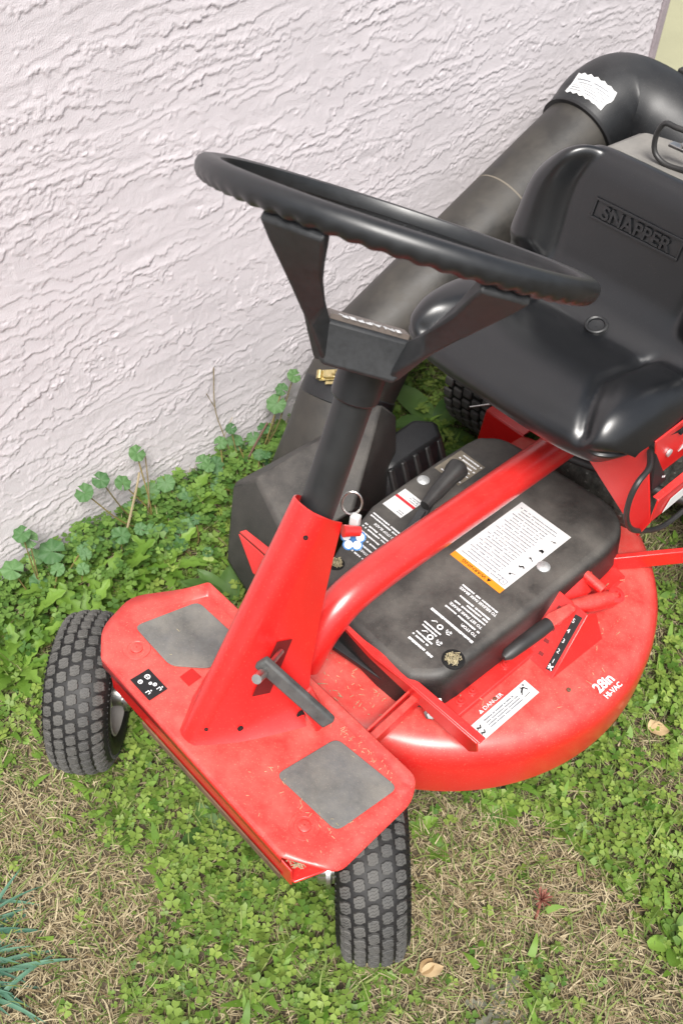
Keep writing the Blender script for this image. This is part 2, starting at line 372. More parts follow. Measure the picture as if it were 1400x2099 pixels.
for k in range(160):
    p = Vector((r_.uniform(.180, .212), r_.uniform(-.056, -.025), .249+r_.random()*.006)); e = Vector((r_.uniform(-1, 1), r_.uniform(-1, 1), r_.uniform(-.2, .4))).normalized()*.007; q_ = e.cross(Vector((0, 0, 1))).normalized()*.0006
    b.add([p-e-q_, p-e+q_, p+e+q_, p+e-q_], [(0, 1, 2, 3)])
part(b, 'packed_clippings', CLIPP)['kind'] = 'stuff'
# ---------------- foot platform
fl = [(-.173, -.0715), (.201, -.0715)]
P = lambda x, y, dz=0: (x, y, zp(x, y)+dz)
b = MB(); T = -.0025
I_ = [(-.168, -.066), (.195, -.066), (.232, -.046), (.224, .092), (.214, .110), (-.178, .110), (-.186, .084), (-.211, .018), (-.198, -.048)]
O_ = [(-.175, -.0715, 0), (.201, -.0715, 0), (.257, -.033, -.004), (.247, .098, -.002), (.231, .1215, .012), (-.190, .1205, .0135), (-.206, .088, .006), (-.243, .022, .002), (-.222, -.041, -.003)]
def rnd_loop(L, rad):   # round the corners of a loop, the same number of points per corner
    out = []; n_ = len(L)
    for i in range(n_):
        p, q, r_ = Vector(L[i-1]), Vector(L[i]), Vector(L[(i+1) % n_]); k_ = min(rad[i], (p-q).length*.4, (r_-q).length*.4); a_, c_ = (p-q).normalized()*k_, (r_-q).normalized()*k_
        for t in (0, .25, .5, .75, 1): out.append((q+a_)*(1-t)**2+q*2*t*(1-t)+(q+c_)*t*t)
    return out
rad_o = [.004, .004, .014, .02, .012, .004, .02, .02, .02]
li = rnd_loop([Vector((x, y, 0)) for x, y in I_], [.004]*9); lo_ = rnd_loop([Vector(o) for o in O_], rad_o)
li = [Vector(P(v.x, v.y)) for v in li]; lm = [Vector(P(a_.x*.0+v.x, v.y, v.z)) for a_, v in zip(li, lo_)]
n_ = len(li); b.add(li+lm, [tuple(range(n_))]+[(n_+i, n_+(i+1) % n_, (i+1) % n_, i) for i in range(n_)])
f0, f1 = Vector(P(-.173, -.0718, -.0005)), Vector(P(.199, -.0718, -.0005)); b.add([f0, f1, f1+Vector((0, -.001, -.016)), f0+Vector((0, -.001, -.016))], [(0, 3, 2, 1)])
plat = part(b, 'foot_platform', REDDUSTY, ang=9)
so_ = plat.modifiers.new('sheet', 'SOLIDIFY'); so_.thickness = .0025; so_.offset = -1
def padmesh(poly):
    n = len(poly); cx = sum(p[0] for p in poly)/n; cy = sum(p[1] for p in poly)/n; ring = []
    for i in range(n):
        p, q, r_ = [Vector(poly[(i+k) % n]) for k in (-1, 0, 1)]; rad = .011
        a = (p-q).normalized()*rad; c_ = (r_-q).normalized()*rad
        for t in np.linspace(0, 1, 5): ring.append((q+a)*(1-t)**2+q*2*t*(1-t)+(q+c_)*t*t)
    return [P(v.x, v.y, .0004) for v in ring]
for poly in ([(.113, -.007), (.218, -.001), (.223, .098), (.121, .088)], [(-.193, -.006), (-.106, -.008), (-.070, .030), (-.070, .093), (-.176, .091)]):
    part(MB().prism(padmesh(poly), (0, 0, .0028)), 'foot_mat', PAD, plat, bevel=.0008)
for x, y in ((.188, -.0254), (-.159, -.0254)):
    b = MB().lathe([(.019, .0002), (.0185, .0008), (.013, .0009), (.0125, .0004), (.0085, .0004), (.0083, .0022), (.0065, .0032), (.001, .0036)], origin=P(x, y, .0002), axis=(-.0204, .0974, 1), n=28)
    part(b, 'axle_rivet', REDDUSTY, plat)
b = MB(); r_ = random.Random(21)
for k in range(110):
    m_ = r_.random()
    if m_ < .45: x, y = r_.uniform(-.1, .215), .104+r_.gauss(0, .003)
    elif m_ < .8: x, y = r_.uniform(.10, .235), r_.choice((-.008, .098))+r_.gauss(0, .006)
    else: x, y = r_.uniform(-.19, .23), r_.uniform(-.06, .1)
    if -.07 < x < .08 and y < .085: continue
    p = Vector(P(x, y, .0045)); a = r_.uniform(0, 6.28); e = Vector((math.cos(a), math.sin(a), r_.uniform(-.1, .1)))*r_.uniform(.0010, .003); q_ = Vector((-e.y, e.x, 0)).normalized()*.0004
    b.add([p-e-q_, p-e+q_, p+e+q_, p+e-q_], [(0, 1, 2, 3)])
part(b, 'grass_bits', CLIPP, plat)['kind'] = 'stuff'
# decal with pictogram marks, and the punched square
b = MB(); q = [P(-.120, -.062, .0005), P(-.0765, -.062, .0005), P(-.0775, -.0325, .0005), P(-.1205, -.0325, .0005)]
b.prism(q, (0, 0, .0004), mi=0)
for u, v, r in ((.24, .68, .0042), (.26, .28, .0034), (.62, .70, .0028), (.50, .58, .0024)):
    o = Vector(q[0])+(Vector(q[1])-Vector(q[0]))*u+(Vector(q[3])-Vector(q[0]))*v
    b.lathe([(r, .0005), (r, .0007), (r*.6, .0007), (r*.6, .0005)], origin=o, n=14, mi=1); b.box(o+Vector((0, 0, .0006)), (r*.7, .0011, .0003), mi=1)
for u, v in ((.74, .24), (.84, .74)):
    o = Vector(q[0])+(Vector(q[1])-Vector(q[0]))*u+(Vector(q[3])-Vector(q[0]))*v+Vector((0, 0, .0006))
    for dx, dy, w, hh in ((0, .001, .0058, .0012), (-.002, -.002, .0012, .004), (.0022, -.0005, .0011, .0035), (0, .0038, .002, .0018)): b.box(o+Vector((dx, dy, 0)), (w, hh, .0003), mi=1)
part(b, 'pictogram_decal', [BLACKL, WPRINT], plat)
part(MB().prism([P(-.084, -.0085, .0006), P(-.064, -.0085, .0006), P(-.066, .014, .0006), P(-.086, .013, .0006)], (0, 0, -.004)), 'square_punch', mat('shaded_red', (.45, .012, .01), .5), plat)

# ---------------- steering tower (folded sheet, open to the rear)
def tower_ring(z, nose, hw0, hwr, rear, dzr):
    pts = []
    for s_ in (1, -1):
        side = [(s_*hwr, rear), (s_*(hwr*.72+hw0*.28), rear*.66+nose*.34), (s_*(hwr*.42+hw0*.58), rear*.36+nose*.64), (s_*hw0*1.0, nose+.012), (s_*hw0*.72, nose+.0035), (s_*hw0*.35, nose+.0005)]
        pts.append(side)
    seq = pts[0] + [(0, nose)] + pts[1][::-1]
    return [Vector((x, y, z+dzr*(y-nose)/(rear-nose))) for x, y in seq]
rings = [tower_ring(.2745, -.064, .024, .084, .070, -.008), tower_ring(.282, -.060, .019, .072, .076, -.008), tower_ring(.300, -.048, .0195, .060, .093, -.01),
         tower_ring(.345, -.020, .0205, .045, .110, -.016), tower_ring(.43, .034, .0222, .036, .132, -.02), tower_ring(.52, .091, .0238, .030, .154, -.028), tower_ring(.580, .127, .0245, .0275, .168, -.036)]
b = MB(); b.loft(rings, False, closed=False)
inner = [[v*1.0 for v in r] for r in rings]
for r in inner:
    cy_ = sum(v.y for v in r)/len(r)
    for v in r: v.x *= .93; v.y += .0022 if v.y < cy_ else 0
off = len(b.v); n = len(rings[0]); b.loft([r[::-1] for r in inner], False, closed=False)
# close the rim at the top and the two rear edges
K = len(rings)
for i in range(n-1): b.f.append(((K-1)*n+i, (K-1)*n+i+1, off+(K-1)*n+(n-2-i), off+(K-1)*n+(n-1-i))); b.m.append(0)
for k in range(K-1):
    b.f.append((k*n, (k+1)*n, off+(k+1)*n+n-1, off+k*n+n-1)); b.m.append(0)
    b.f.append(((k+1)*n+n-1, k*n+n-1, off+k*n, off+(k+1)*n)); b.m.append(0)
tower = part(b, 'steering_tower', RED, ang=50)
def on_tower(z, f):   # point on the right flank: f=0 nose .. 1 rear
    k = max(i for i in range(K-1) if rings[i][0].z <= z+.02) if z > .27 else 0
    for i in range(K-1):
        a, c_ = rings[i][3], rings[i+1][3]
        if a.z <= z <= c_.z: k = i
    t = (z-rings[k][3].z)/(rings[k+1][3].z-rings[k][3].z)
    ra = [rings[k][i].lerp(rings[k+1][i], t) for i in range(n)]
    seq = ra[:5][::-1]; u = f*(len(seq)-1); i = min(int(u), len(seq)-2); return seq[i].lerp(seq[i+1], u-i)
# slot for the pedal rod, bolt holes
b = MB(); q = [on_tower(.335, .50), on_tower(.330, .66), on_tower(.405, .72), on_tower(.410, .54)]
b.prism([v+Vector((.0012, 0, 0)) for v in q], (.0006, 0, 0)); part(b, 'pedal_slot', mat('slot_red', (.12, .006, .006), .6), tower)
for z, f, r in ((.285, .97, .0068), (.292, .50, .004), (.545, .10, .003), (.300, .14, .0025)):
    c_ = on_tower(z, f); part(MB().lathe([(r, 0), (r, .0014), (.0005, .0014)], origin=c_, axis=(.93, -.25, .15) if f > .3 else (.55, -.75, .35), n=14), 'bolt_hole', DARK, tower)
# little red ignition key knob at the tower's rear edge
b = MB().tube([(.030, .168, .532), (.034, .176, .530), (.040, .186, .527)], [.008, .007, .0062], 12); part(b, 'ignition_barrel', RED, tower)
# ---------------- steering column
ca = Vector((0, .105, .30)).normalized(); c0 = Vector((0, .118, .46)); c1 = Vector((0, .2275, .765))
col = part(MB().tube([c0, c0.lerp(c1, .5), c1], .0218, 28), 'steering_column', COLM)
part(MB().tube([Vector((0, .2025, .700)), Vector((0, .2275, .775))], .0268, 28), 'collar', WHEELM, col, bevel=.002)
# ---------------- steering wheel
SC = Vector((.007, .241, .8955)); SA = Vector((-.136, .480, .867)).normalized(); SE1 = (Vector((1, 0, 0))-SA*SA.x).normalized(); SE2 = SA.cross(SE1); SR = .188
def sw(ang, r, hgt): a = math.radians(ang); return SC+(SE1*math.cos(a)+SE2*math.sin(a))*r+SA*hgt
prof = [(.0155, .002), (.014, .0085), (.009, .0128), (.002, .0145), (-.008, .0142), (-.0115, .0128), (-.0125, .010), (-.0128, -.004), (-.0122, -.0052), (-.0055, -.0058), (-.005, -.0125), (-.002, -.0160), (.004, -.0158), (.010, -.0125), (.0143, -.006)]
rings_ = []
for k in range(496):
    a = 360*k/496; sc_ = .5+.5*math.cos(math.radians(a*62)); row = []
    for dr, dh in prof:
        dr *= .80; dh *= .80
        if dh < -.008 and dr > -.003: w_ = (1-sc_)*.0016; dr -= w_*.55; dh += w_
        row.append(sw(a, SR+dr, dh))
    rings_.append(row)
rings_.append(rings_[0])
swheel = part(MB().loft(rings_, False), 'steering_wheel', WHEELM, ang=45)
SPK = mat('grained_wheel_plastic', (.020, .022, .0245), .5, spec=.6, var=(160, .35), dust=((.06, .062, .064), .4, 40, 0), bump=(1500, .0002))
hd = 50; HB = SC-SA*.1; pd = (SE1*math.cos(math.radians(hd))+SE2*math.sin(math.radians(hd))); qd = SA.cross(pd)
Rh = Matrix((pd, qd, SA)).transposed()
b = MB()
b.prism([HB+pd*s1*l-qd*w_+SA*hh for s1, l, w_, hh in ((-1, .046, .021, 0), (1, .046, .021, 0), (1, .056, .020, -.020), (1, .040, .016, -.046), (-1, .036, .016, -.046), (-1, .056, .020, -.020))], qd*.040)
part(b, 'hub_block', SPK, swheel, bevel=.004, seg=3)
for rim0, rim1, s1 in ((-90, -70, -1), (-29, -12, 1)):
    a0, a1 = (rim0, rim1) if s1 < 0 else (rim1, rim0)
    end = HB+pd*s1*.040
    secs = []
    for t in (0, .3, .65, .88, 1.0):
        lo = (HB+pd*s1*.038-SA*.044-qd*.010).lerp(sw(a0, SR-.002, -.012), t); hi = (HB+pd*s1*.046-SA*.002-qd*.012).lerp(sw(a1, SR-.002, -.012), t)
        mid = (lo+hi)/2; wv = (hi-lo); k = 1 - .16*math.sin(math.pi*min(1, t*1.15))
        lo, hi = mid-wv*.5*k, mid+wv*.5*k
        nrm = wv.cross(sw((a0+a1)/2, SR, 0)-HB).normalized()*.0075
        secs.append([lo-nrm, hi-nrm, hi+nrm, lo+nrm])
    part(MB().loft(secs), 'spoke', SPK, swheel, bevel=.003)
b = MB().box(HB+SA*.0025, (.082, .026, .005), Rh, 0)
b.text('SNAPPER', .0175, HB+SA*.0052-pd*.0+qd*(-.006), -pd, qd*-1, .0006, 1, 'CENTER', .92)
# lettering is read from the driver's side
part(b, 'name_plate', [mat('brown_plate', (.16, .13, .11), .4), WPRINT], swheel, bevel=None)

# ---------------- brake pedal
b = MB(); p0 = Vector((.051, .023, .426)); p1 = Vector((.131, .063, .346)); b.beam(p0, p1, .011, .020, (.62, .62, .48))
ped = part(b, 'brake_pedal', mat('worn_pedal_rubber', (.045, .048, .05), .5, var=(50, .5), dust=((.16, .16, .15), .6, 40, 0)), bevel=.003)
part(MB().tube([(.071, .001, .432), (.056, .030, .412), (.040, .064, .396)], .0038, 10), 'pedal_rod', STEEL, ped)
part(MB().tube([(.071, .001, .432), (.064, .015, .422)], .0062, 12), 'rod_end', STEEL, ped)
part(MB().beam((.092, .056, .372), (.094, .088, .268), .006, .024, (0, 1, 0)), 'pedal_arm', RED, ped, bevel=.002)

# ---------------- frame tube
path = catmull([(0, .135, .262), (0, .165, .305), (0, .205, .336), (0, .26, .3475), (0, .36, .350), (0, .65, .350), (0, 1.0, .352)], 8)
part(MB().tube(path, .0268, 28), 'frame_tube', RED)

# ---------------- cutter deck
DC = (-.060, .473)
pr = [(.352, .079), (.3645, .079), (.3660, .088), (.3655, .140), (.3630, .158), (.3565, .172), (.346, .181), (.332, .1855), (.310, .1875), (.24, .190), (.20, .1945), (.17, .1955), (.001, .196)]
b = MB().lathe(pr, origin=(DC[0], DC[1], 0), n=128)
b.v = [(max(x, -.152), y, z) for x, y, z in b.v]
deck = part(b, 'cutter_deck', REDDUSTY, ang=45)
bi_ = MB().lathe([(.33, .081), (.345, .10), (.345, .16), (.001, .17)], origin=(DC[0], DC[1], 0), n=48); bi_.v = [(max(x, -.146), y, z) for x, y, z in bi_.v]
part(bi_, 'deck_inside', RUST, deck)
# stepped plate under the cover, with studs
part(MB().prism([(-.02, .262, .186), (.178, .262, .186), (.178, .66, .186), (-.02, .70, .186)], (0, 0, .0115)), 'mounting_plate', RED, deck, bevel=.002)
for x, y in ((.163, .315), (.164, .385), (.250, .428), (.163, .29), (.190, .335)):
    k_ = 1 if x < .18 else .42
    part(MB().lathe([(.0075*k_, 0), (.0075*k_, .0025), (.0048*k_, .0032), (.0045*k_, .006*k_), (.001, .0065*k_)], origin=(x, y, .188 if x > .18 else .197), n=12), 'stud', RUST if x > .18 else RED, deck)
b = MB(); r_ = random.Random(22)
for k in range(170):
    x, y = (r_.uniform(.05, .30), r_.uniform(.26, .66)) if k % 2 else (r_.uniform(-.03, .13), r_.uniform(.14, .22))
    if (x-DC[0])**2+(y-DC[1])**2 > .33**2 or (.19 < x < .23 and .26 < y < .4): continue
    p = Vector((x, y, .1905 if x > .18 or y < .26 else .199)); a = r_.uniform(0, 6.28); e = Vector((math.cos(a), math.sin(a), r_.uniform(-.1, .1)))*r_.uniform(.0012, .0045); q_ = Vector((-e.y, e.x, 0)).normalized()*.0005
    b.add([p-e-q_, p-e+q_, p+e+q_, p+e-q_], [(0, 1, 2, 3)])
part(b, 'grass_bits', CLIPP, deck)['kind'] = 'stuff'
# lettering and danger label
b = MB(); ex, ey = Vector((0, 1, 0)), Vector((-1, 0, 0))
b.text('28in', .0225, (.2835, .4575, .1888), ex, ey, .0004, 0, sx=.95, bold=.03); b.text('HI-VAC', .0112, (.2965, .4585, .1886), ex, ey, .0004, 0, sx=1.0, bold=.025)
part(b, 'deck_lettering', WPRINT, deck)
b = MB(); b.text('DANGER', .0085, (.1935, .3095, .1900), ex, ey, .0004, 0, sx=1.15)
b.prism([(.1935, .300, .1900), (.1935, .3075, .1900), (.1875, .30375, .1900)], (0, 0, .0004)); part(b, 'danger_lettering', WPRINT, deck)
def dashes(b, x0, x1, at, height, o, ex, ey, mi, seed, lw=.0016, gap=.25, th=.0003):
    """a row of tiny broken strokes standing for small print too fine to read"""
    r_ = random.Random(seed); x = x0; s_ = 1 if x1 > x0 else -1; o, ex, ey = Vector(o), Vector(ex), Vector(ey); ez = ex.cross(ey)
    while (x1-x)*s_ > lw:
        w_ = lw*r_.uniform(.7, 2.6)
        if (x+s_*w_-x1)*s_ > 0: w_ = abs(x1-x)
        hh = height*r_.uniform(.75, 1.0)
        a = o+ex*min(x, x+s_*w_)+ey*at
        b.prism([a, a+ex*w_, a+ex*w_+ey*hh, a+ey*hh], ez*th, mi=mi); x += s_*(w_+lw*gap*r_.choice((.6, .8, 1, 1.2, 4.5)))
b = MB(); o = Vector((.2245, .270, .1892))
b.prism([o, o+Vector((0, .122, -.0002)), o+Vector((-.0275, .122, .0006)), o+Vector((-.0275, 0, .0006))], (0, 0, .0004), mi=0)
for k in range(4): dashes(b, .026, .094-.006*(k == 0), .0195-.0042*k, .0020 if k == 0 else .0016, o+Vector((0, 0, .0008)), (0, 1, 0), (-1, 0, .02), 1, 40+k)
def marks(b, o, ex, ey, lst, mi, th=.0003):
    o, ex, ey = Vector(o), Vector(ex), Vector(ey); ez = ex.cross(ey)
    for (xa, ya, xb, yb, w_) in lst:
        a, c_ = Vector((xa, ya)), Vector((xb, yb)); d = (c_-a).normalized()*w_/2; nn = Vector((-d.y, d.x))
        pp = [a-nn, c_-nn, c_+nn, a+nn]; b.prism([o+ex*p.x+ey*p.y for p in pp], ez*th, mi=mi)
lo = o+Vector((0, 0, .0010))
marks(b, lo, (0, 1, 0), (-1, 0, 0), [(.101, .016, .110, .021, .0026), (.110, .021, .113, .014, .0018), (.104, .017, .099, .013, .0015), (.107, .019, .106, .024, .0015), (.1125, .022, .1135, .0245, .0025), (.1, .008, .112, .009, .0008)], 2)
marks(b, lo, (0, 1, 0), (-1, 0, 0), [(.008, .010, .013, .007, .0022), (.013, .007, .016, .011, .0018), (.009, .019, .014, .016, .0022), (.014, .016, .017, .020, .0018), (.005, .006, .009, .008, .0008), (.006, .015, .010, .017, .0008)], 2)
part(b, 'danger_label', [WHITEL, GREYPRINT, BLACKL], deck)

# ---------------- black belt cover
outl = [(.150, .292), (.144, .264), (.120, .238), (.095, .2275), (-.012, .2265), (-.075, .236), (-.098, .258), (-.128, .315), (-.152, .395), (-.160, .440), (-.160, .635), (-.146, .676), (-.112, .700), (-.030, .706), (.075, .712), (.112, .704), (.140, .680), (.152, .640), (.154, .560), (.153, .40)]
def inset(poly, d):
    n_ = len(poly); out = []
    for i in range(n_):
        a, q_, c_ = Vector(poly[i-1]), Vector(poly[i]), Vector(poly[(i+1) % n_]); e = ((q_-a).normalized()+(c_-q_).normalized()).normalized(); out.append((q_.x-e.y*d*1, q_.y+e.x*d*1))
    return out
op = [(v.x, v.y) for v in catmull([Vector((*p, 0)) for p in outl+outl[:1]], 3)][:-1]
ar = sum(op[i][0]*op[(i+1) % len(op)][1]-op[(i+1) % len(op)][0]*op[i][1] for i in range(len(op)))
sg = 1 if ar > 0 else -1
def ztop(x, y): return .2625 + .004*max(0, min(1, (y-.3)/.3)) - .010*max(0, (.30-y)/.08)**1.5*(1 if x > .05 else .4)
lay = [(-.004, -.062), (.001, -.022), (.0035, -.0095), (.007, -.0038), (.0115, -.0010), (.017, 0)]
rg = [[Vector((x, y, ztop(x, y)+dz)) for x, y in inset(op, sg*ins)] for ins, dz in lay]
b = MB().loft(rg if sg > 0 else [r[::-1] for r in rg], False); nn_ = len(op); tp = rg[-1] if sg > 0 else rg[-1][::-1]
cen = Vector((0, .46, .2655)); o_ = len(b.v)
mid = [v.lerp(Vector((cen.x, cen.y, ztop(cen.x, cen.y))), .45) for v in tp]
for v in mid: v.z = ztop(v.x, v.y)
b.loft([tp, mid], False); b.add(mid+[cen], [(i, (i+1) % nn_, nn_) for i in range(nn_)])
cover = part(b, 'belt_cover', PLASTD, ang=50)
# lower front apron of the cover
part(MB().prism([(-.055, .205, .2005), (.118, .232, .2005), (.118, .262, .2005), (-.055, .26, .2005)], (0, 0, .010)), 'front_apron', PLAST, cover, bevel=.002)
# holes packed with dry clippings
for x, y, r in ((.1325, .2965, .0135), (-.100, .290, .010)):
    z = ztop(x, y)-.001 if x > 0 else ztop(x, y)-.0005
    part(MB().lathe([(r, .001), (r*1.05, .0022), (r*1.2, .0012), (r*1.25, -.001)], origin=(x, y, z), n=24), 'hole_rim', DARK, cover)
    part(MB().lathe([(r, .0016), (.0002, .0016)], origin=(x, y, z), n=24), 'hole', DARK, cover)
    b = MB(); r_ = random.Random(int(r*1e4))
    for k in range(90):
        a = r_.uniform(0, 6.28); d = r*.80*math.sqrt(r_.random()); p = Vector((x+d*math.cos(a), y+d*math.sin(a), z+.002+r_.random()*.003)); e = Vector((r_.uniform(-1, 1), r_.uniform(-1, 1), r_.uniform(-.1, 1.2))).normalized()*.0035
        s_ = e.cross(Vector((0, 0, 1))).normalized()*.0007; b.add([p-e-s_, p-e+s_, p+e+s_, p+e-s_], [(0, 1, 2, 3)])
    o2 = part(b, 'packed_clippings', CLIPP, cover); o2['kind'] = 'stuff'
for x, y in ((.108, .520), (-.138, .514)):
    part(MB().lathe([(.0105, 0), (.0105, .0015), (.0085, .0032), (.004, .0044), (.0005, .0046)], origin=(x, y, ztop(x, y)), n=20), 'cover_bolt', BOLTM, cover)
# warning label, read from the seat: right = -x, up = -y
b = MB(); lx0, lx1, ly0, ly1 = -.001, .0985, .4315, .598
zl = lambda y: ztop(0, y)+.0006
cr = .006
def quad(xa, xb, ya, yb, mi, dz=0, th=.0003): b.prism([(xa, ya, zl(ya)+dz), (xb, ya, zl(ya)+dz), (xb, yb, zl(yb)+dz), (xa, yb, zl(yb)+dz)], (0, 0, th), mi=mi)
quad(lx0, lx1, ly0, ly0+.0115, 1); quad(lx0, lx1, ly0+.0115, ly1, 0)
b.text('WARNING', .0078, (.066, ly0+.0085, zl(.44)+.0004), (-1, 0, 0), (0, -1, 0), .0003, 2, sx=1.25)
b.prism([(.068, ly0+.0085, zl(.44)+.0005), (.075, ly0+.0085, zl(.44)+.0005), (.0715, ly0+.0025, zl(.44)+.0005)], (0, 0, .0003), mi=2)
for k in range(22):
    y = ly0+.020+k*.0065; xr = .072 if 1 < k < 20 else .084
    dashes(b, .006+(.006 if k % 3 else 0), xr, -y, .0021, (0, 0, zl(y)+.0005), (1, 0, 0), (0, -1, 0), 3, 60+k, .0022, .3)
for k, y in enumerate((.449, .470, .492, .512, .538, .566)):
    oo = (.0825, y+.008, zl(y)+.0006)
    pic = [[(0, 0, .010, 0, .001), (0, .010, .010, .010, .001), (0, 0, 0, .010, .001), (.01, 0, .01, .01, .001), (.003, .003, .007, .007, .001)], [(0, .006, .008, .002, .0012), (0, .008, .003, .006, .003)],
           [(.002, .008, .006, .003, .003), (0, .005, .002, .009, .001), (.006, .003, .009, .006, .002)], [(0, .002, .009, .005, .0014), (.001, .004, .003, .001, .003)], [(.001, .007, .006, .003, .004), (.002, .003, .008, .004, .003), (.006, .003, .007, .008, .0025)], [(0, .006, .009, .003, .001), (.005, .006, .008, .003, .0022)]][k]
    marks(b, oo, (1, 0, 0), (0, -1, 0), pic, 2 if k else 3)
part(b, 'warning_label', [WHITEL, ORANGEL, BLACKL, GREYPRINT], cover)
# white printed instructions (right block)
b = MB(); EX, EY = (-1, 0, 0), (0, -1, 0); zt = lambda x, y: ztop(x, y)+.0004
def line(t, x, y, size, sx=1.0): b.text(t, size, (x, y, zt(x, y)+.0002), EX, EY, .0003, 0, sx=sx, bold=.02)
def small(x0, x1, y, seed, hgt=.0030): dashes(b, -x1, -x0, -y, hgt, (0, 0, zt(x0, y)+.0002), (-1, 0, 0), (0, -1, 0), 0, seed, .0024, .3)
small(.047, .120, .404, 1); line('TO RELEASE PARK BRAKE:', .123, .3985, .0066, .93)
small(.058, .121, .3860, 2); small(.078, .122, .3800, 3)
small(.060, .123, .3735, 4); line('TO SET PARK BRAKE:', .124, .3665, .0066, 1.0)
small(.060, .127, .3570, 5); line('TO STOP:', .128, .3500, .0066, 1.0)
small(.047, .132, .3385, 6, .0044)
small(.060, .093, .3135, 7); small(.060, .091, .3075, 8); small(.064, .096, .2930, 9); small(.064, .094, .2870, 10); small(.064, .111, .2785, 11, .0042)
for x, y in ((.083, .3215), (.086, .2985)):
    b.lathe([(.0048, .0004), (.0048, .0006), (.0026, .0006), (.0026, .0004)], origin=(x, y, zt(x, y)-.0003), n=16)
    marks(b, (x+.010, y+.002, zt(x, y)+.0002), (1, 0, 0), (0, 1, 0), [(0, 0, .009, .002, .0022), (.002, -.003, .007, .004, .0016), (.004, -.004, .009, -.002, .0014), (.0, .003, .003, -.001, .0014)], 0)
    marks(b, (x-.012, y+.001, zt(x, y)+.0002), (1, 0, 0), (0, 1, 0), [(-.004, -.002, .002, .003, .0016), (.0, .003, .004, .002, .0014)], 0)
part(b, 'printed_instructions', WPRINT, cover); b = MB()
small(-.141, -.080, .4045, 20); small(-.139, -.078, .3985, 21); line('TO STOP BLADE', -.075, .3905, .0064, .98)
small(-.132, -.075, .3800, 22); small(-.131, -.074, .3735, 23); small(-.127, -.085, .3645, 24); small(-.125, -.075, .3555, 25)
small(-.115, -.072, .3450, 26); line('TO START', -.072, .3375, .0060, .95); small(-.105, -.075, .3265, 27)
part(b, 'printed_instructions', WPRINT, cover)
b = MB()
def q2(xa, xb, ya, yb, mi, dz=0): b.prism([(xa, ya, ztop(xa, ya)+.0005+dz), (xb, ya, ztop(xb, ya)+.0005+dz), (xb, yb, ztop(xb, yb)+.0005+dz), (xa, yb, ztop(xa, yb)+.0005+dz)], (0, 0, .0003), mi=mi)
q2(-.1435, -.103, .4275, .455, 0); q2(-.1435, -.103, .455, .4605, 1); q2(-.1435, -.103, .4605, .478, 0)
for k, (y, xa, xb) in enumerate(((.473, -.122, -.106), (.469, -.124, -.106), (.4645, -.121, -.105), (.4375, -.120, -.106), (.4335, -.118, -.105))): dashes(b, -xb, -xa, -y, .0014, (0, 0, ztop(0, y)+.001), (-1, 0, 0), (0, -1, 0), 2, 80+k, .002)
part(b, 'service_label', [WHITEL, REDL, GREYPRINT], cover)
b = MB(); TANL = mat('faded_label', (.20, .175, .135), .6, var=(60, .2))
q2(-.146, -.092, .548, .612, 0)
for k in range(7):
    y = .607-k*.0085; dashes(b, .094+.004*(k % 2), .140-.004*(k % 3), -y, .0034 if k < 3 else .0024, (0, 0, ztop(0, y)+.001), (-1, 0, 0), (0, -1, 0), 1, 90+k, .0026)
part(b, 'faded_label', [TANL, WPRINT], cover)
# blade lever with black grip
b = MB(); b.beam((-.058, .375, .272), (-.072, .440, .300), .012, .005); lev = part(b, 'blade_lever', PLAST, bevel=.0012)
part(MB().beam((-.060, .395, .270), (-.082, .470, .298), .016, .006), 'lever_guide', PLAST, lev, bevel=.001)
gp = [Vector((-.0745, .447, .302)), Vector((-.0775, .462, .304)), Vector((-.0795, .474, .306)), Vector((-.0865, .515, .312)), Vector((-.0885, .527, .314)), Vector((-.090, .537, .315)), Vector((-.0910, .5415, .3155))]
part(MB().tube(gp, [.0085, .0098, .0118, .0140, .0175, .0178, .0130], 20), 'lever_grip', BLKRUB, lev)

# ---------------- front cross bar and link in front of the deck
b = MB()
b.prism([(-.040, .226, .252), (.050, .219, .252), (.115, .228, .245), (.236, .236, .236), (.238, .239, .214), (.226, .238, .200), (.10, .233, .222), (.04, .224, .236), (-.040, .230, .240)], (0, .003, 0))
b.prism([(-.040, .229, .2525), (.050, .222, .2525), (.115, .231, .2455), (.238, .239, .2365), (.238, .252, .2365), (.115, .243, .2455), (.05, .234, .2525), (-.04, .241, .2525)], (0, 0, -.0025))
bar = part(b, 'cross_bar', RED, bevel=.0012)
b = MB(); b.beam((.139, .135, .232), (.124, .262, .214), .012, .020); b.beam((.128, .130, .230), (.113, .255, .214), .004, .026); part(b, 'front_link', REDDUSTY, bevel=.0015)
b = MB()
for c_ in ((.128, .247, .216), (.146, .258, .207), (.150, .242, .203)): b.lathe([(.0095, 0), (.0095, .004), (.0055, .005), (.0055, .011), (.001, .011)], origin=c_, axis=(.5, -.6, .6), n=6)
part(b, 'link_bolts', STEEL, bar)
part(MB().prism([(.136, .240, .192), (.170, .246, .192), (.165, .262, .192), (.134, .262, .192)], (0, 0, .014)), 'link_bracket', RED, bar, bevel=.002)
part(MB().tube([(.122, .262, .214), (.110, .285, .222), (.118, .31, .232)], .007, 10), 'lift_rod', REDDUSTY, bar)
# red corner ear of the deck beyond the tower
part(MB().prism([(-.303, .264, .178), (-.150, .266, .178), (-.150, .252, .145), (-.245, .246, .145)], (0, -.003, 0)), 'deck_ear', RED, deck, bevel=.001)
part(MB().prism([(-.303, .264, .179), (-.150, .266, .179), (-.150, .285, .179), (-.300, .275, .179)], (0, 0, .003)), 'deck_ear_top', RED, deck, bevel=.001)

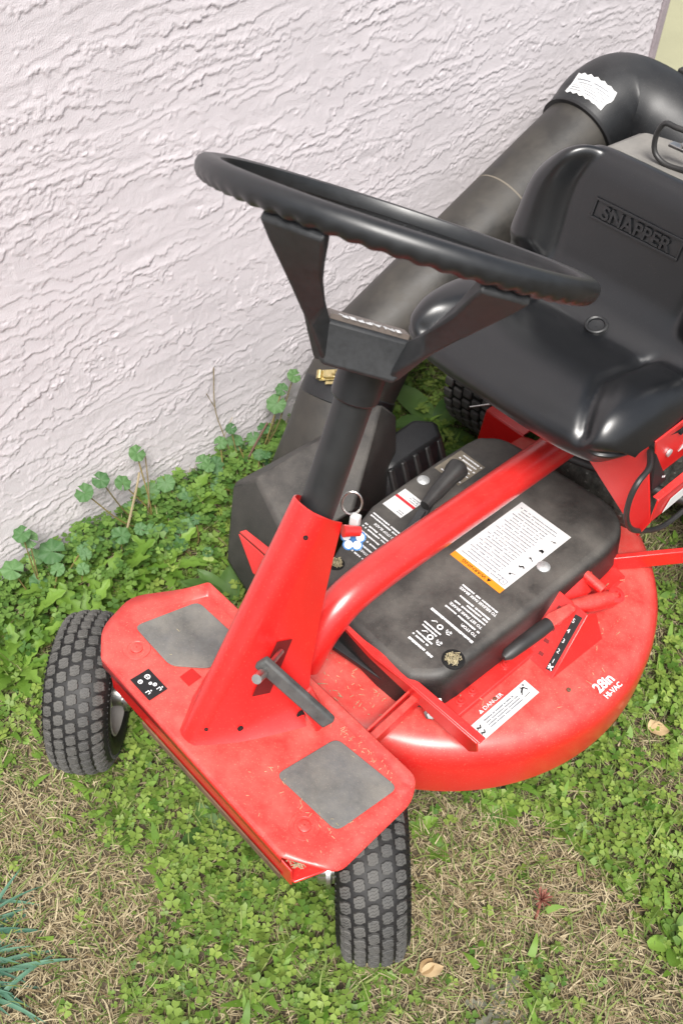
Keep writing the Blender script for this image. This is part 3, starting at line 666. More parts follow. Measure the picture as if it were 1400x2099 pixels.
# ---------------- cutting-height bracket
b = MB(); th = .003
A0, A1, A2, A3 = Vector((.171, .424, .188)), Vector((.222, .424, .188)), Vector((.206, .506, .256)), Vector((.133, .511, .256))
nf = (A1-A0).cross(A3-A0).normalized()
b.prism([A0, A1, A2, A3], -nf*th)
b.prism([A0, A3, Vector((.140, .585, .262)), Vector((.150, .600, .188))], (th, 0, 0))
b.prism([A1, A2, Vector((.208, .530, .240)), Vector((.226, .540, .188))], (-th, 0, 0))
b.prism([A3+Vector((.003, .002, -.003)), Vector((.140, .585, .259)), Vector((.170, .590, .225)), Vector((.170, .52, .225))], (0, 0, -th))
brk = part(b, 'height_bracket', RED, bevel=.0012)
ed = (A2-A1).normalized(); wd = (A0-A1).normalized()
def face(u, v, lift=0): return A1.lerp(A2, v)*(1-u)+A0.lerp(A3, v)*u+nf*lift
b = MB(); b.prism([face(.10, .08, .0003), face(.30, .06, .0003), face(.24, .90, .0003), face(.07, .92, .0003)], nf*.0004, mi=0)
xs = (face(.1, .9)-face(.1, .1)).normalized(); ys = (face(.3, .5)-face(.1, .5)).normalized()
for k, ch in enumerate(('1', '2', '3', '4', '5')):
    o_ = face(.245, .20+.150*k, .0009); b.text(ch, .0095, o_, nf.cross(ys)*-1, ys*-1, .0003, 1, 'LEFT') if False else b.text(ch, .0095, o_-xs*.002+ys*.0, -ys, xs, .0003, 1, 'LEFT')
o_ = face(.20, .115, .0009)
marks(b, o_, -ys, xs, [(-.003, -.003, .004, .004, .0016), (-.003, .004, .004, -.003, .0016), (-.004, 0, -.001, .001, .0016)], 1)
part(b, 'height_scale', [BLACKL, WPRINT], brk)
b = MB()
for v in (.16, .34, .52, .66, .80): b.prism([face(.52, v, .0003), face(.68, v-.01, .0003), face(.66, v+.045, .0003), face(.52, v+.05, .0003)], nf*.0004)
part(b, 'scale_notches', mat('notch_red', (.20, .01, .01), .6), brk)
b = MB(); piv = [Vector((.176, .505, .246)), Vector((.186, .535, .238)), Vector((.198, .578, .226)), Vector((.203, .594, .222))]
b.tube(piv, [.011, .0135, .0140, .009], 20); part(b, 'pivot_boss', REDDUSTY, brk)
part(MB().lathe([(.0135, 0), (.0135, .003), (.009, .004), (.006, .004), (.006, .001), (.001, .001)], origin=(.203, .586, .2335), axis=(.35, .1, 1), n=24), 'pivot_cap', RED, brk)
part(MB().tube([(.150, .575, .243), (.186, .575, .238)], .0085, 16), 'pivot_pin', REDDUSTY, brk)
lever = MB(); lever.prism([(.188, .500, .254), (.176, .499, .256), (.170, .455, .262), (.172, .432, .262), (.186, .430, .258), (.190, .46, .256)], (0, 0, .006)); lv = part(lever, 'height_lever', REDDUSTY, brk, bevel=.0015)
gp = [Vector((.181, .444, .263)), Vector((.180, .425, .263)), Vector((.178, .39, .262)), Vector((.1765, .362, .260)), Vector((.176, .353, .259))]
part(MB().tube(gp, [.0105, .0112, .0108, .0092, .0045], 16), 'lever_grip', BLKRUB, brk)
# lift arm to the right
part(MB().beam((.130, .632, .205), (.36, .98, .205), .010, .030), 'lift_arm', RED, bevel=.0015)

# ---------------- seat
XC = -.028
prof = [(.560, .500), (.520, .498), (.500, .506), (.4945, .522), (.503, .545), (.540, .566), (.595, .568), (.645, .559), (.685, .549), (.712, .552), (.735, .578), (.750, .627), (.763, .69), (.774, .732), (.792, .749), (.818, .742), (.838, .70), (.84, .60)]
wid = [.172, .190, .198, .203, .206, .209, .212, .214, .216, .217, .216, .212, .200, .170, .148, .145, .155, .17]
PP = catmull([Vector((0, y, z)) for y, z in prof], 7); WW = [v.x for v in catmull([Vector((w_, 0, 0)) for w_ in wid], 7)]
NT = len(PP); NSs = 64; G = []
for i, p in enumerate(PP):
    t = i/(NT-1); a = (PP[min(i+1, NT-1)]-PP[max(i-1, 0)]).normalized(); nr = Vector((0, -a.z, a.y)); row = []
    if nr.z < 0 and t < .12: pass
    front = max(0, 1-t/.42); back = min(1, max(0, (t-.50)/.2))
    for j in range(NSs+1):
        s_ = -1+2*j/NSs; u = abs(s_)
        gp_ = .70-.22*min(1, max(0, (t-.24)/.12)) if t < .5 else .50+.18*min(1, (t-.5)/.16)
        sm = lambda a_, b_: (lambda q_: q_*q_*(3-2*q_))(min(1, max(0, (t-a_)/(b_-a_))))
        onp_ = sm(.18, .25)*(1-sm(.47, .56)); onb = sm(.585, .625)*(1-sm(.76, .84)); on = max(onp_, onb)
        if t > .56: gp_ = .52+.10*sm(.60, .78)
        bol = (.014*onp_+.026*onb)*(1/(1+math.exp(-(u-gp_-.06)/.028)))
        grv = (.009*onp_+.004*onb)*math.exp(-((u-gp_)/.035)**2)
        edge = (.058+.014*onb)*max(0, (u-.72)/.28)**2.3 if t > .2 else 0.030*max(0, (u-.8)/.2)**2
        dish = -.004*(1-u*u)*on
        x = XC+WW[i]*s_*(1-.035*max(0, u-.9)/.1)
        q = p+nr*(bol-grv-edge*(1 if t < .9 else .3)+dish)
        q = Vector((x, q.y+front*.055*u**4.5 + back*-.030*max(0, u-.55)**1.2, q.z))
        row.append(q)
    G.append(row)
seat = part(MB().grid(G, flip=True), 'seat', VINYL, ang=70)
sub = seat.modifiers.new('s', 'SUBSURF'); sub.levels = 1; sub.render_levels = 1
lip = [G[9][j] for j in range(NSs+1)]
part(MB().tube([G[i][0] for i in range(14, 9, -1)]+lip+[G[i][NSs] for i in range(10, 15)], .0030, 8), 'piping', mat('grey_piping', (.10, .10, .10), .4), seat)
# drain grommet in the crease
part(MB().lathe([(.0165, -.004), (.0165, .0025), (.0145, .0035), (.012, .0022), (.0115, -.001), (.0006, -.002)], origin=(XC+.012, .706, .5515), axis=(0, -.3, 1), n=28), 'drain_grommet', PLAST, seat)
# embossed name panel on the backrest
bi = min(range(NT), key=lambda i: abs(PP[i].z-.678)+(0 if PP[i].y < .775 else 1)); pc = PP[bi]; ta = (PP[bi+2]-PP[bi-2]).normalized(); nn3 = Vector((0, -ta.z, ta.y))
b = MB(); cpos = Vector((XC, pc.y, pc.z))+nn3*-.0035; ex = Vector((1, 0, 0))
hw, hh, fr = .074, .0150, .0035
for (xa, xb, ya, yb) in ((-hw, hw, hh-fr, hh), (-hw, hw, -hh, -hh+fr), (-hw, -hw+fr, -hh+fr, hh-fr), (hw-fr, hw, -hh+fr, hh-fr)):
    b.prism([cpos+ex*xa+ta*ya, cpos+ex*xb+ta*ya, cpos+ex*xb+ta*yb, cpos+ex*xa+ta*yb], nn3*.0028)
b.text('SNAPPER', .0265, cpos-ta*.0095, ex, ta, .0034, 0, 'CENTER', 1.08, bold=.02)
part(b, 'embossed_name', VINYL, seat, bevel=.0008)

# ---------------- chassis below the seat
b = MB()
b.prism([(.085, .600, .425), (.196, .600, .350), (.206, .600, .388), (.160, .600, .520), (.06, .600, .53)], (0, .003, 0))
b.prism([(.206, .600, .388), (.206, .92, .395), (.206, .92, .440), (.206, .600, .432)], (-.003, 0, 0))
b.prism([(.206, .600, .432), (.206, .92, .440), (.196, .92, .440), (.196, .600, .432)], (0, 0, .002))
b.prism([(.178, .628, .438), (.178, .92, .438), (.178, .92, .535), (.178, .590, .528)], (-.003, 0, 0))
ch = part(b, 'seat_chassis', RED, bevel=.0015)
part(MB().prism([(.2075, .625, .393), (.2075, .80, .399), (.2075, .80, .425), (.2075, .635, .415)], (.0004, 0, 0)), 'side_decal', WHITEL, ch)
part(MB().prism([(.1785, .672, .462), (.1785, .76, .462), (.1785, .76, .490), (.1785, .69, .485)], (.0004, 0, 0)), 'upper_decal', WHITEL, ch)
part(MB().prism([(.190, .605, .436), (.190, .640, .436), (.179, .602, .500), (.175, .600, .500)], (-.004, 0, 0)), 'slot_panel', BLACKL, ch)
b = MB(); dashes(b, 0, .016, 0, .004, (.1915, .618, .455), (-.1, .8, -.55), (-.15, .2, .8), 0, 5, .003); part(b, 'slot_mark', WPRINT, ch)
for y, z in ((.640, .480), (.690, .505), (.655, .512)):
    part(MB().lathe([(.006, 0), (.006, .003), (.001, .004)], origin=(.1785, y, z), axis=(1, 0, 0), n=12), 'chassis_bolt', BOLTM if z < .51 else DARK, ch)
part(MB().tube(catmull([(.17, .60, .500), (.19, .568, .504), (.195, .539, .500), (.195, .532, .475), (.195, .540, .435), (.195, .565, .394), (.195, .603, .360), (.195, .671, .318), (.195, .726, .310), (.195, .80, .315)], 5), .0042, 8), 'control_cable', BLKRUB)
# greasy transmission, large rear box added to shade the ground, left fender bracket
b = MB(); b.box((.02, .90, .25), (.22, .14, .12)); b.box((.0, 1.06, .29), (.42, .26, .30)); b.lathe([(.001, -.09), (.07, -.09), (.085, -.03), (.085, .03), (.07, .09), (.001, .09)], origin=(.03, .82, .22), axis=(1, 0, 0), n=24)
part(b, 'gearbox_shade_box', ENGINE, bevel=.01)
b = MB()
for p0, p1, r in (((-.02, .70, .30), (.17, .80, .27), .009), ((-.10, .72, .30), (.05, .90, .32), .008)): b.tube([p0, p1], r, 10)
part(b, 'control_rods', BLKRUB)
b = MB(); b.prism([(-.245, .79, .10), (-.242, .80, .185), (-.15, .80, .185), (-.128, .80, .150), (-.15, .79, .09)], (0, .003, 0)); b.prism([(-.242, .80, .185), (-.15, .80, .185), (-.15, .90, .19), (-.242, .90, .19)], (0, 0, .003)); b.prism([(-.245, .79, .10), (-.242, .80, .185), (-.242, .90, .19), (-.245, .9, .1)], (.003, 0, 0))
part(b, 'left_fender_bracket', RED, bevel=.002)
part(MB().tube([(-.262, .775, .195), (-.225, .81, .21)], .0018, 8), 'spring_wire', STEEL)

# ---------------- rear wheels
for sx in (-1, 1):
    Rr = .155; x0 = sx*.315
    o = part(MB().lathe([(.07, -.05), (.10, -.062), (.135, -.062), (.147, -.052), (.150, -.03), (.151, 0), (.150, .03), (.147, .052), (.135, .062), (.10, .062), (.07, .05), (.07, -.05)], axis=(1, 0, 0), n=56), 'rear_wheel', TYREDK, ang=50)
    o.matrix_basis = Matrix.Translation((x0, .985, Rr-.006))
    MB().lathe([(.07, .045), (.055, .02), (.02, .02), (.02, .05), (.001, .05)], axis=(1, 0, 0), n=32).build('rim', RIMM, o)
    MB().lathe([(.07, -.045), (.055, -.02), (.001, -.02)], axis=(1, 0, 0), n=32).build('rim', RIMM, o)
    rest = MB()
    for i, u0 in enumerate((-.048, -.024, 0, .024, .048)):
        for k in range(34):
            a = 2*math.pi*(k+.5*(i % 2))/34; R = Matrix.Rotation(-a, 3, 'X')
            if abs(a-4.4) < 1.2 and sx < 0:
                t = link('tread_block', bpy.data.meshes.get('rear_block%d' % i) or MB().box((u0, 0, .152), (.019, .020, .007)).mesh('rear_block%d' % i, [TREADM]), o, bevel=.003); t.rotation_euler = (-a, 0, 0)
            else: rest.box(R @ Vector((u0, 0, .152)), (.019, .020, .007), R)
    r2_ = rest.build('tread', TREADM, o); r2_['kind'] = 'stuff'

# ---------------- discharge chute, adapter and duct
def hull(pts, name, m, bevel, parent=mower, seg=3):
    import bmesh
    bm = bmesh.new(); [bm.verts.new(p) for p in pts]; bmesh.ops.convex_hull(bm, input=bm.verts)
    bmesh.ops.dissolve_limit(bm, angle_limit=.12, verts=bm.verts, edges=bm.edges)
    me = bpy.data.meshes.new(name); bm.to_mesh(me); bm.free(); me.materials.append(m)
    me.polygons.foreach_set('use_smooth', [True]*len(me.polygons)); me.set_sharp_from_angle(angle=math.radians(30))
    o = link(name, me, parent, bevel, seg)
    if parent is mower: o.matrix_parent_inverse = INV
    return o
chute = hull([(-.365, .350, .205), (-.415, .340, .16), (-.345, .265, .06), (-.26, .245, .06), (-.385, .30, .07), (-.215, .30, .185), (-.20, .42, .205), (-.300, .575, .290), (-.285, .60, .26), (-.235, .575, .05), (-.40, .60, .05), (-.43, .45, .05)], 'discharge_chute', PLASTD, .007)
DA = Vector((-.44, .728, .308)); DD = Vector((0, .49, .218)).normalized()
ad = MB().tube(catmull([Vector((-.425, .665, .276)), Vector((-.412, .605, .222)), Vector((-.393, .555, .150)), Vector((-.385, .50, .05))], 6), [.081+.014*k/18 for k in range(19)], 40)
part(ad, 'duct_adapter', DUCT)
part(MB().tube([Vector((-.413, .612, .232)), Vector((-.4065, .592, .206))], [.0865, .0875], 40), 'adapter_flange', PLAST, bevel=.002)
duct = part(MB().tube([DA-DD*.09, DA+DD*.2, DA+DD*.5, DA+DD*.545], .0745, 48), 'grass_duct', DUCT)
part(MB().tube([DA+DD*.315, DA+DD*.318], .0748, 48), 'duct_seam', mat('pale_seam', (.16, .14, .11), .7), duct)
e0 = DA+DD*.525; e1 = DA+DD*.60
ep = catmull([e0, DA+DD*.56, e1, Vector((-.425, 1.315, .556)), Vector((-.37, 1.350, .537)), Vector((-.27, 1.365, .500)), Vector((-.10, 1.365, .44))], 8)
elb = part(MB().tube(ep, [.081+.012*min(1, k/22) for k in range(len(ep))], 48), 'duct_elbow', PLAST)
part(MB().tube([e0-DD*.002, e0+DD*.004], .0825, 48), 'elbow_rim', BLACKL, elb)
# torn white sticker bent over the elbow
rows = []
for i in range(9):
    rw = []
    for j in range(13):
        k = 4+i*1.15; kk = int(k); p = ep[kk].lerp(ep[kk+1], k-kk); ax = (ep[kk+1]-ep[kk]).normalized(); r_ = .081+.012*min(1, k/22)+.0008
        side = Vector((0, 0, 1)).cross(ax).normalized(); upv = ax.cross(side)
        jag = (.012*math.sin(i*7.1+j*3.3) if i in (0, 8) or j in (0, 12) else 0)
        a = -.35+1.05*j/12+jag
        rw.append(p+ax*jag*.2+(side*math.sin(a-.25)+upv*math.cos(a-.25))*r_)
    rows.append(rw)
b = MB().grid(rows)
b.m = [1 if (random.Random(i*37).random() < .0) else 0 for i in range(len(b.f))]
for i in range(1, 7):
    for j in range(1, 11):
        if (i*13+j*7) % 5:
            p, q_, r_, s_ = rows[i][j], rows[i][j+1], rows[i+1][j+1], rows[i+1][j]; nq = (q_-p).cross(s_-p).normalized()*.0012
            if nq.dot(p-ep[int(4+i*1.15)]) < 0: nq = -nq
            b.add([p.lerp(s_, .3)+nq, q_.lerp(r_, .3)+nq, q_.lerp(r_, .52)+nq, p.lerp(s_, .52)+nq], [(0, 1, 2, 3)], 1)
part(b, 'torn_sticker', [WHITEL, GREYPRINT], elb)
# yellow zinc latch on the adapter
b = MB(); lc = Vector((-.4065, .549, .297))
xd = Vector((.80, .48, .30)).normalized(); zd = Vector((.05, -.60, .80)).normalized(); xd = (xd-zd*xd.dot(zd)).normalized(); yd_ = zd.cross(xd); Rl = Matrix((xd, yd_, zd)).transposed()
b.box(lc, (.034, .020, .003), Rl); b.box(lc+xd*.004+zd*.006, (.022, .014, .006), Rl); b.tube([lc-xd*.016-yd_*.008+zd*.004, lc-xd*.016+yd_*.008+zd*.004], .0055, 12); b.beam(lc+xd*.012+zd*.008, lc+xd*.030+zd*.020+yd_*-.004, .010, .002)
b.box(lc-yd_*.014+xd*.010, (.030, .006, .002), Rl)
part(b, 'duct_latch', GOLD, bevel=.0008)
# ribbed deflector behind the chute
defl = hull([(-.305, .560, .192), (-.302, .665, .203), (-.272, .694, .202), (-.246, .682, .192), (-.248, .560, .186), (-.275, .530, .186), (-.30, .71, .03), (-.205, .71, .03), (-.182, .52, .03), (-.30, .52, .03)], 'ribbed_deflector', PLAST, .009)
for k in range(5):
    y = .555+.030*k
    part(MB().beam((-.247, y, .184), (-.192+.004*k, y, .045), .010, .012, (0, 1, 0)), 'deflector_rib', BLKRUB, defl, bevel=.003)

# ---------------- engine and bagger behind the seat
b = MB(); b.prism([(-.215, .90, .640), (-.03, .90, .655), (.14, .90, .650), (.14, 1.08, .655), (-.20, 1.02, .645)], (0, 0, .040)); part(b, 'engine_cover', ENGM, bevel=.015)
part(MB().box((-.03, 1.0, .54), (.34, .26, .20)), 'engine_block', ENGINE, bevel=.02)
part(MB().box((.06, 1.46, .55), (.60, .30, .50)), 'grass_bag', PLAST, bevel=.04)
part(MB().tube(catmull([(-.02, .93, .752), (-.078, .93, .751), (-.099, .93, .750), (-.118, .93, .749), (-.126, .93, .732), (-.125, .93, .711), (-.115, .93, .698), (-.092, .93, .693), (-.05, .93, .700), (.0, .93, .71)], 5), .0042, 10), 'throttle_cable', BLKRUB)
b = MB(); b.box((-.088, .945, .7175), (.04, .014, .005)); b.lathe([(.006, 0), (.006, .006), (.001, .006)], origin=(-.085, .945, .720), n=6); part(b, 'cable_clamp', STEEL, bevel=.001)
b = MB(); b.box((-.34, 1.40, .620), (.06, .018, .014)); b.box((-.25, 1.42, .590), (.05, .018, .014)); part(b, 'bag_hinges', BLKRUB, elb, bevel=.003)

# ---------------- key ring and flower fob hanging on the tower
key = tag(empty('key_ring', (.030, .186, .49)), 'ignition key ring with blue and white flower fob hanging behind the red tower', 'keys')
IK = Matrix.Translation((-.030, -.186, -.49))
def kp(mb, name, m, **kw):
    o = mb.build(name, m, key, **kw); o.matrix_parent_inverse = IK; return o
rgc = Vector((.014, .196, .548)); vx = Vector((.70, .70, .1)).normalized(); vz = Vector((-.25, .2, .95)).normalized()
kp(MB().tube([rgc+(vx*math.cos(a)*.012+vz*math.sin(a)*.015) for a in np.linspace(0, 6.283, 28)[:-1]], .0014, 8, closed=True), 'ring', STEEL)
fc = Vector((.024, .192, .496)); fn = Vector((.55, -.55, .62)).normalized(); fx = Vector((1, 1, 0)).cross(fn).normalized(); fx = Vector((.7, .7, 0)); fx = (fx-fn*fx.dot(fn)).normalized(); fy = fn.cross(fx)
def petals(r_out, th, lift):
    b = MB()
    for k in range(5):
        a = 2*math.pi*k/5+.3; pc_ = fc+(fx*math.cos(a)+fy*math.sin(a))*.0088
        b.prism([pc_+(fx*math.cos(t)+fy*math.sin(t))*r_out*(1.0) + fn*lift for t in np.linspace(0, 6.283, 17)[:-1]], fn*th)
    return b
kp(petals(.0072, .0022, 0), 'fob_backing', BLUEK); kp(petals(.0052, .0010, .0020), 'fob_petals', CREAMK)
kp(MB().box(fc+fn*.0036, (.004, .004, .001), Matrix((fx, fy, fn)).transposed()), 'fob_centre', BLUEK)
kp(MB().tube([rgc-vz*.014, fc+fy*.012], .0012, 6), 'chain', STEEL)
b = MB().beam((.028, .186, .532), (.024, .196, .530), .012, .016); kp(b, 'key', mat('key_head', (.55, .56, .55), .4), bevel=.002)

# ================================================================== VEGETATION
G0, G1 = (.045, .105, .014), (.16, .27, .040)
CLOV = leafmat('clover_leaf', (.060, .140, .018), (.27, .37, .075), .5, .25)
DRY = leafmat('dry_grass', (.19, .14, .070), (.56, .48, .31), .8, .2)
GREENG = leafmat('green_grass', (.09, .15, .028), (.27, .33, .10), .6, .25)
MALLOW = leafmat('mallow_leaf', (.045, .125, .040), (.12, .235, .085), .55, .25)
DAND = leafmat('dandelion_leaf', (.095, .195, .022), (.20, .34, .055), .5, .3)
DOCK = leafmat('dock_leaf', (.050, .120, .025), (.12, .22, .055), .5, .3)
IRIS = leafmat('iris_blade', (.045, .125, .085), (.11, .235, .155), .5, .2)
STEMM = leafmat('stem', (.12, .10, .04), (.22, .17, .06), .6, 0)
DEAD = leafmat('dead_leaf', (.34, .22, .10), (.62, .47, .27), .7, .25)
BUD = leafmat('red_bud', (.22, .07, .05), (.36, .16, .12), .7, .1)

def gh(x, y): return (fbm(np.asarray(x)*9., np.asarray(y)*9., 4)-.5)*.022-.012
GREENB = [(-.589, .258, .16), (-.559, .374, .14), (-.506, -.004, .14), (-.397, -.107, .11), (-.127, -.065, .13), (-.005, -.046, .12), (.118, -.072, .10), (.214, -.064, .09), (.267, .309, .075), (.371, .44, .09), (.457, .42, .09), (.55, .36, .08), (.155, -.224, .07), (.467, .181, .05), (-.433, .29, .2), (-.25, .1, .2), (.30, .70, .15), (.0, .12, .2), (-.3, .85, .3)]
BROWNB = [(-.024, -.179, .08), (-.101, -.211, .09), (.346, .24, .09), (.461, .264, .10), (.356, .125, .08), (.298, .241, .08), (.565, .235, .10), (-.089, -.304, .08), (.225, .214, .07), (.163, -.15, .06), (.07, -.318, .08), (.406, .517, .06), (-.22, -.2, .06)]
def greenness(x, y):
    g_ = .40+1.1*(fbm(x*13+3, y*13+8, 3)-.5)
    for a, b_, r_ in GREENB: g_ = g_+.75*np.exp(-((x-a)**2+(y-b_)**2)/r_**2)
    for a, b_, r_ in BROWNB: g_ = g_-.55*np.exp(-((x-a)**2+(y-b_)**2)/r_**2)
    return np.clip(g_, 0, 1)
def scatter(n):
    x = rng.uniform(-.6, .95, n*3); y = rng.uniform(-.62, 1.75, n*3)
    # keep what the camera can see or nearly so
    P_ = np.stack([x, y, np.zeros_like(x)], -1)-np.array(CAMPOS); d = P_@np.array(fw); u = P_@np.array(r1)/d; v = P_@np.array(u1)/d
    k = (np.abs(u) < .40) & (np.abs(v) < .56) & (d > .1) & (x > WX+.004); return x[k][:n], y[k][:n]
def emit(name, V, F, rn, m, label, cat):
    me = bpy.data.meshes.new(name); V = V.reshape(-1, 3); me.vertices.add(len(V)); me.vertices.foreach_set('co', V.astype(np.float32).ravel())
    k = F.shape[1]; me.loops.add(F.size); me.loops.foreach_set('vertex_index', F.astype(np.int32).ravel()); me.polygons.add(len(F)); me.polygons.foreach_set('loop_start', np.arange(0, F.size, k, dtype=np.int32))
    me.polygons.foreach_set('use_smooth', np.ones(len(F), bool)); me.update(calc_edges=True); me.materials.append(m)
    at = me.attributes.new('rnd', 'FLOAT', 'POINT'); at.data.foreach_set('value', rn.astype(np.float32).ravel())
    o = link(name, me); o['kind'] = 'stuff'; o['label'] = label; o['category'] = cat; return o
def blades(name, n, keep, lmin, lmax, wmin, wmax, tilt0, tilt1, m, label, cat, clump=0, zoff=0):
    x, y = scatter(n); g_ = greenness(x, y); k = rng.random(len(x)) < keep(g_); x, y = x[k], y[k]; n = len(x)
    if clump: x = x+rng.normal(0, clump, n); y = y+rng.normal(0, clump, n); x = np.maximum(x, WX+.008)
    th = rng.uniform(0, 2*np.pi, n)+2.2*fbm(x*16, y*16, 2); el = rng.uniform(tilt0, tilt1, n); ln = rng.uniform(lmin, lmax, n)*rng.uniform(.6, 1.15, n); w_ = rng.uniform(wmin, wmax, n)
    dx, dy = np.cos(th), np.sin(th); sx_, sy_ = -dy, dx; z0 = gh(x, y)+rng.uniform(-.001, .010, n)+zoff; bend = rng.uniform(-.9, .3, n); cv = rng.normal(0, .35, n)
    V = np.zeros((n, 8, 3)); px, py, pz = x.copy(), y.copy(), z0.copy()
    for i in range(4):
        t = i/3; ww = w_*(1-.85*t**2)
        V[:, 2*i, 0] = px-sx_*ww; V[:, 2*i, 1] = py-sy_*ww; V[:, 2*i, 2] = pz
        V[:, 2*i+1, 0] = px+sx_*ww; V[:, 2*i+1, 1] = py+sy_*ww; V[:, 2*i+1, 2] = pz+ww*.4
        e = el+bend*t; h_ = th+cv*t; px = px+np.cos(h_)*np.cos(e)*ln/3; py = py+np.sin(h_)*np.cos(e)*ln/3; pz = np.maximum(pz+np.sin(e)*ln/3, gh(px, py)+.001)
    V[:, :, 0] = np.maximum(V[:, :, 0], WX+.006)
    f = np.array([[0, 1, 3, 2], [2, 3, 5, 4], [4, 5, 7, 6]]); F = (np.arange(n)[:, None, None]*8+f[None]).reshape(-1, 4)
    return emit(name, V, F, np.repeat(rng.random(n), 8), m, label, cat)
blades('dry_grass', 85000, lambda g_: 1.05-.70*g_, .012, .040, .0004, .0010, -.15, .5, DRY, 'tangled tan dead grass thatch over the whole lawn', 'dry grass')
blades('green_grass', 34000, lambda g_: .42+.45*g_, .015, .045, .0006, .0014, .1, 1.1, GREENG, 'short thin green grass blades scattered through the thatch', 'grass', zoff=.002)
def clover(name, n, keep, r0_, r1_2, h0, h1, m, label, power=1.0):
    x, y = scatter(n); g_ = greenness(x, y); k = rng.random(len(x)) < keep(g_); x, y, g_ = x[k], y[k], g_[k]; n = len(x)
    z = gh(x, y)+h0+(h1-h0)*rng.random(n)*(.5+.5*g_); r_ = rng.uniform(r0_, r1_2, n); th = rng.uniform(0, 6.28, n)
    tl = rng.normal(0, .28, n); ta_ = rng.uniform(0, 6.28, n)
    L_ = np.array([[0, 0, 0], [.45, .52, .07], [.92, .48, .02], [.86, 0, -.06], [.92, -.48, .02], [.45, -.52, .07], [.48, 0, -.05]])
    V = np.zeros((n, 3, 7, 3))
    for j in range(3):
        a = th+j*2.0944+rng.normal(0, .12, n); c_, s_ = np.cos(a)[:, None], np.sin(a)[:, None]; dr = rng.uniform(-.22, .28, n)[:, None]
        lx, ly, lz = L_[None, :, 0]*r_[:, None], L_[None, :, 1]*r_[:, None]*.95, L_[None, :, 2]*r_[:, None]+dr*L_[None, :, 0]*r_[:, None]
        V[:, j, :, 0] = lx*c_-ly*s_; V[:, j, :, 1] = lx*s_+ly*c_; V[:, j, :, 2] = lz
    V[..., 2] += (V[..., 0]*np.cos(ta_)[:, None, None]+V[..., 1]*np.sin(ta_)[:, None, None])*np.tan(tl)[:, None, None]
    V[..., 0] += x[:, None, None]; V[..., 1] += y[:, None, None]; V[..., 2] += z[:, None, None]; V[..., 0] = np.maximum(V[..., 0], WX+.006)
    f = np.array([[0, 6, 1], [1, 6, 2], [2, 6, 3], [3, 6, 4], [4, 6, 5], [5, 6, 0]]); F = (np.arange(n*3)[:, None, None]*7+f[None]).reshape(-1, 3)
    rn = np.repeat(np.clip(rng.normal(.5, .26, n), 0, 1), 21); return emit(name, V, F, rn, m, label, 'clover')
clover('clover', 15000, lambda g_: np.clip(1.4*(g_-.26), .08, 1), .0036, .0105, .004, .026, CLOV, 'low bright green clover carpet around and under the mower')
clover('ground_cover', 6500, lambda g_: np.clip(2.2*(g_-.62), 0, 1), .0055, .0125, .012, .042, CLOV, 'taller dense clover filling the greenest patches')

_sc = scatter
def scatter(n):
    x = WX+.012+np.abs(rng.normal(0, .075, n)); y = rng.uniform(-.12, .66, n); return x, y
clover('wall_weeds', 1900, lambda g_: np.where(g_ > .2, .9, .3), .005, .0125, .015, .080, leafmat('wall_weed_leaf', (.050, .125, .022), (.18, .30, .060), .5, .25), 'thick bank of small weed leaves along the foot of the wall')
blades('wall_grass', 1500, lambda g_: .9+0*g_, .03, .085, .0008, .0016, .3, 1.2, DRY, 'dry stems and blades standing along the foot of the wall', 'dry grass')
scatter = _sc
blades('broadleaf_cover', 4200, lambda g_: np.clip(1.3*(g_-.25), .03, .9), .014, .034, .0028, .0060, .1, .8, DAND, 'small oval weed leaves mixed through the clover', 'weeds', zoff=.008)
def leaf(b, base, d, nrm, ln, w_, kind, curve, seed):
    """one leaf into builder b: base point, direction, up normal, length, half width"""
    r_ = random.Random(seed); d = Vector(d).normalized(); nrm = Vector(nrm); nrm = (nrm-d*nrm.dot(d)).normalized(); sd_ = d.cross(nrm)
    ns = 12 if kind == 'toothed' else 9; rows_ = []
    p = Vector(base); cd = d; q = nrm
    for i in range(ns+1):
        t = i/ns
        if kind == 'ovate': wt = math.sin(math.pi*min(1, .06+t*.97))**.75*(1-.25*t)+.02
        elif kind == 'paddle': wt = .16+.84*math.sin(math.pi*max(0, t-.25)/.80)**.8 if t > .25 else .16
        elif kind == 'toothed': wt = (.22+.78*t**.8)*(1-t**6)*(1.0 if i % 2 else .45)+.03
        else: wt = (1-t**3)*.95+.04
        wav = .12*math.sin(t*9+seed)*w_ if kind in ('ovate', 'toothed') else 0
        rows_.append([p-sd_*w_*wt+q*(.22*w_*wt+wav), p-sd_*w_*wt*.5+q*.05*w_, p+q*-.03*w_, p+sd_*w_*wt*.5+q*.05*w_, p+sd_*w_*wt+q*(.22*w_*wt-wav)])
        p = p+cd*(ln/ns); R = Matrix.Rotation(-curve/ns, 3, sd_) if True else None; cd = R @ cd; q = R @ q
    b.grid(rows_)
def leaf_part(plant, kind, base, d, nrm, ln, w_, curve, m, seed, org):
    b = MB(); leaf(b, base, d, nrm, ln, w_, kind, curve, seed); b.rn = [random.Random(seed*3+1).random()]*len(b.v)
    o = b.build('leaf', m, plant, ang=80); o.matrix_parent_inverse = Matrix.Translation(-Vector(org)); return o
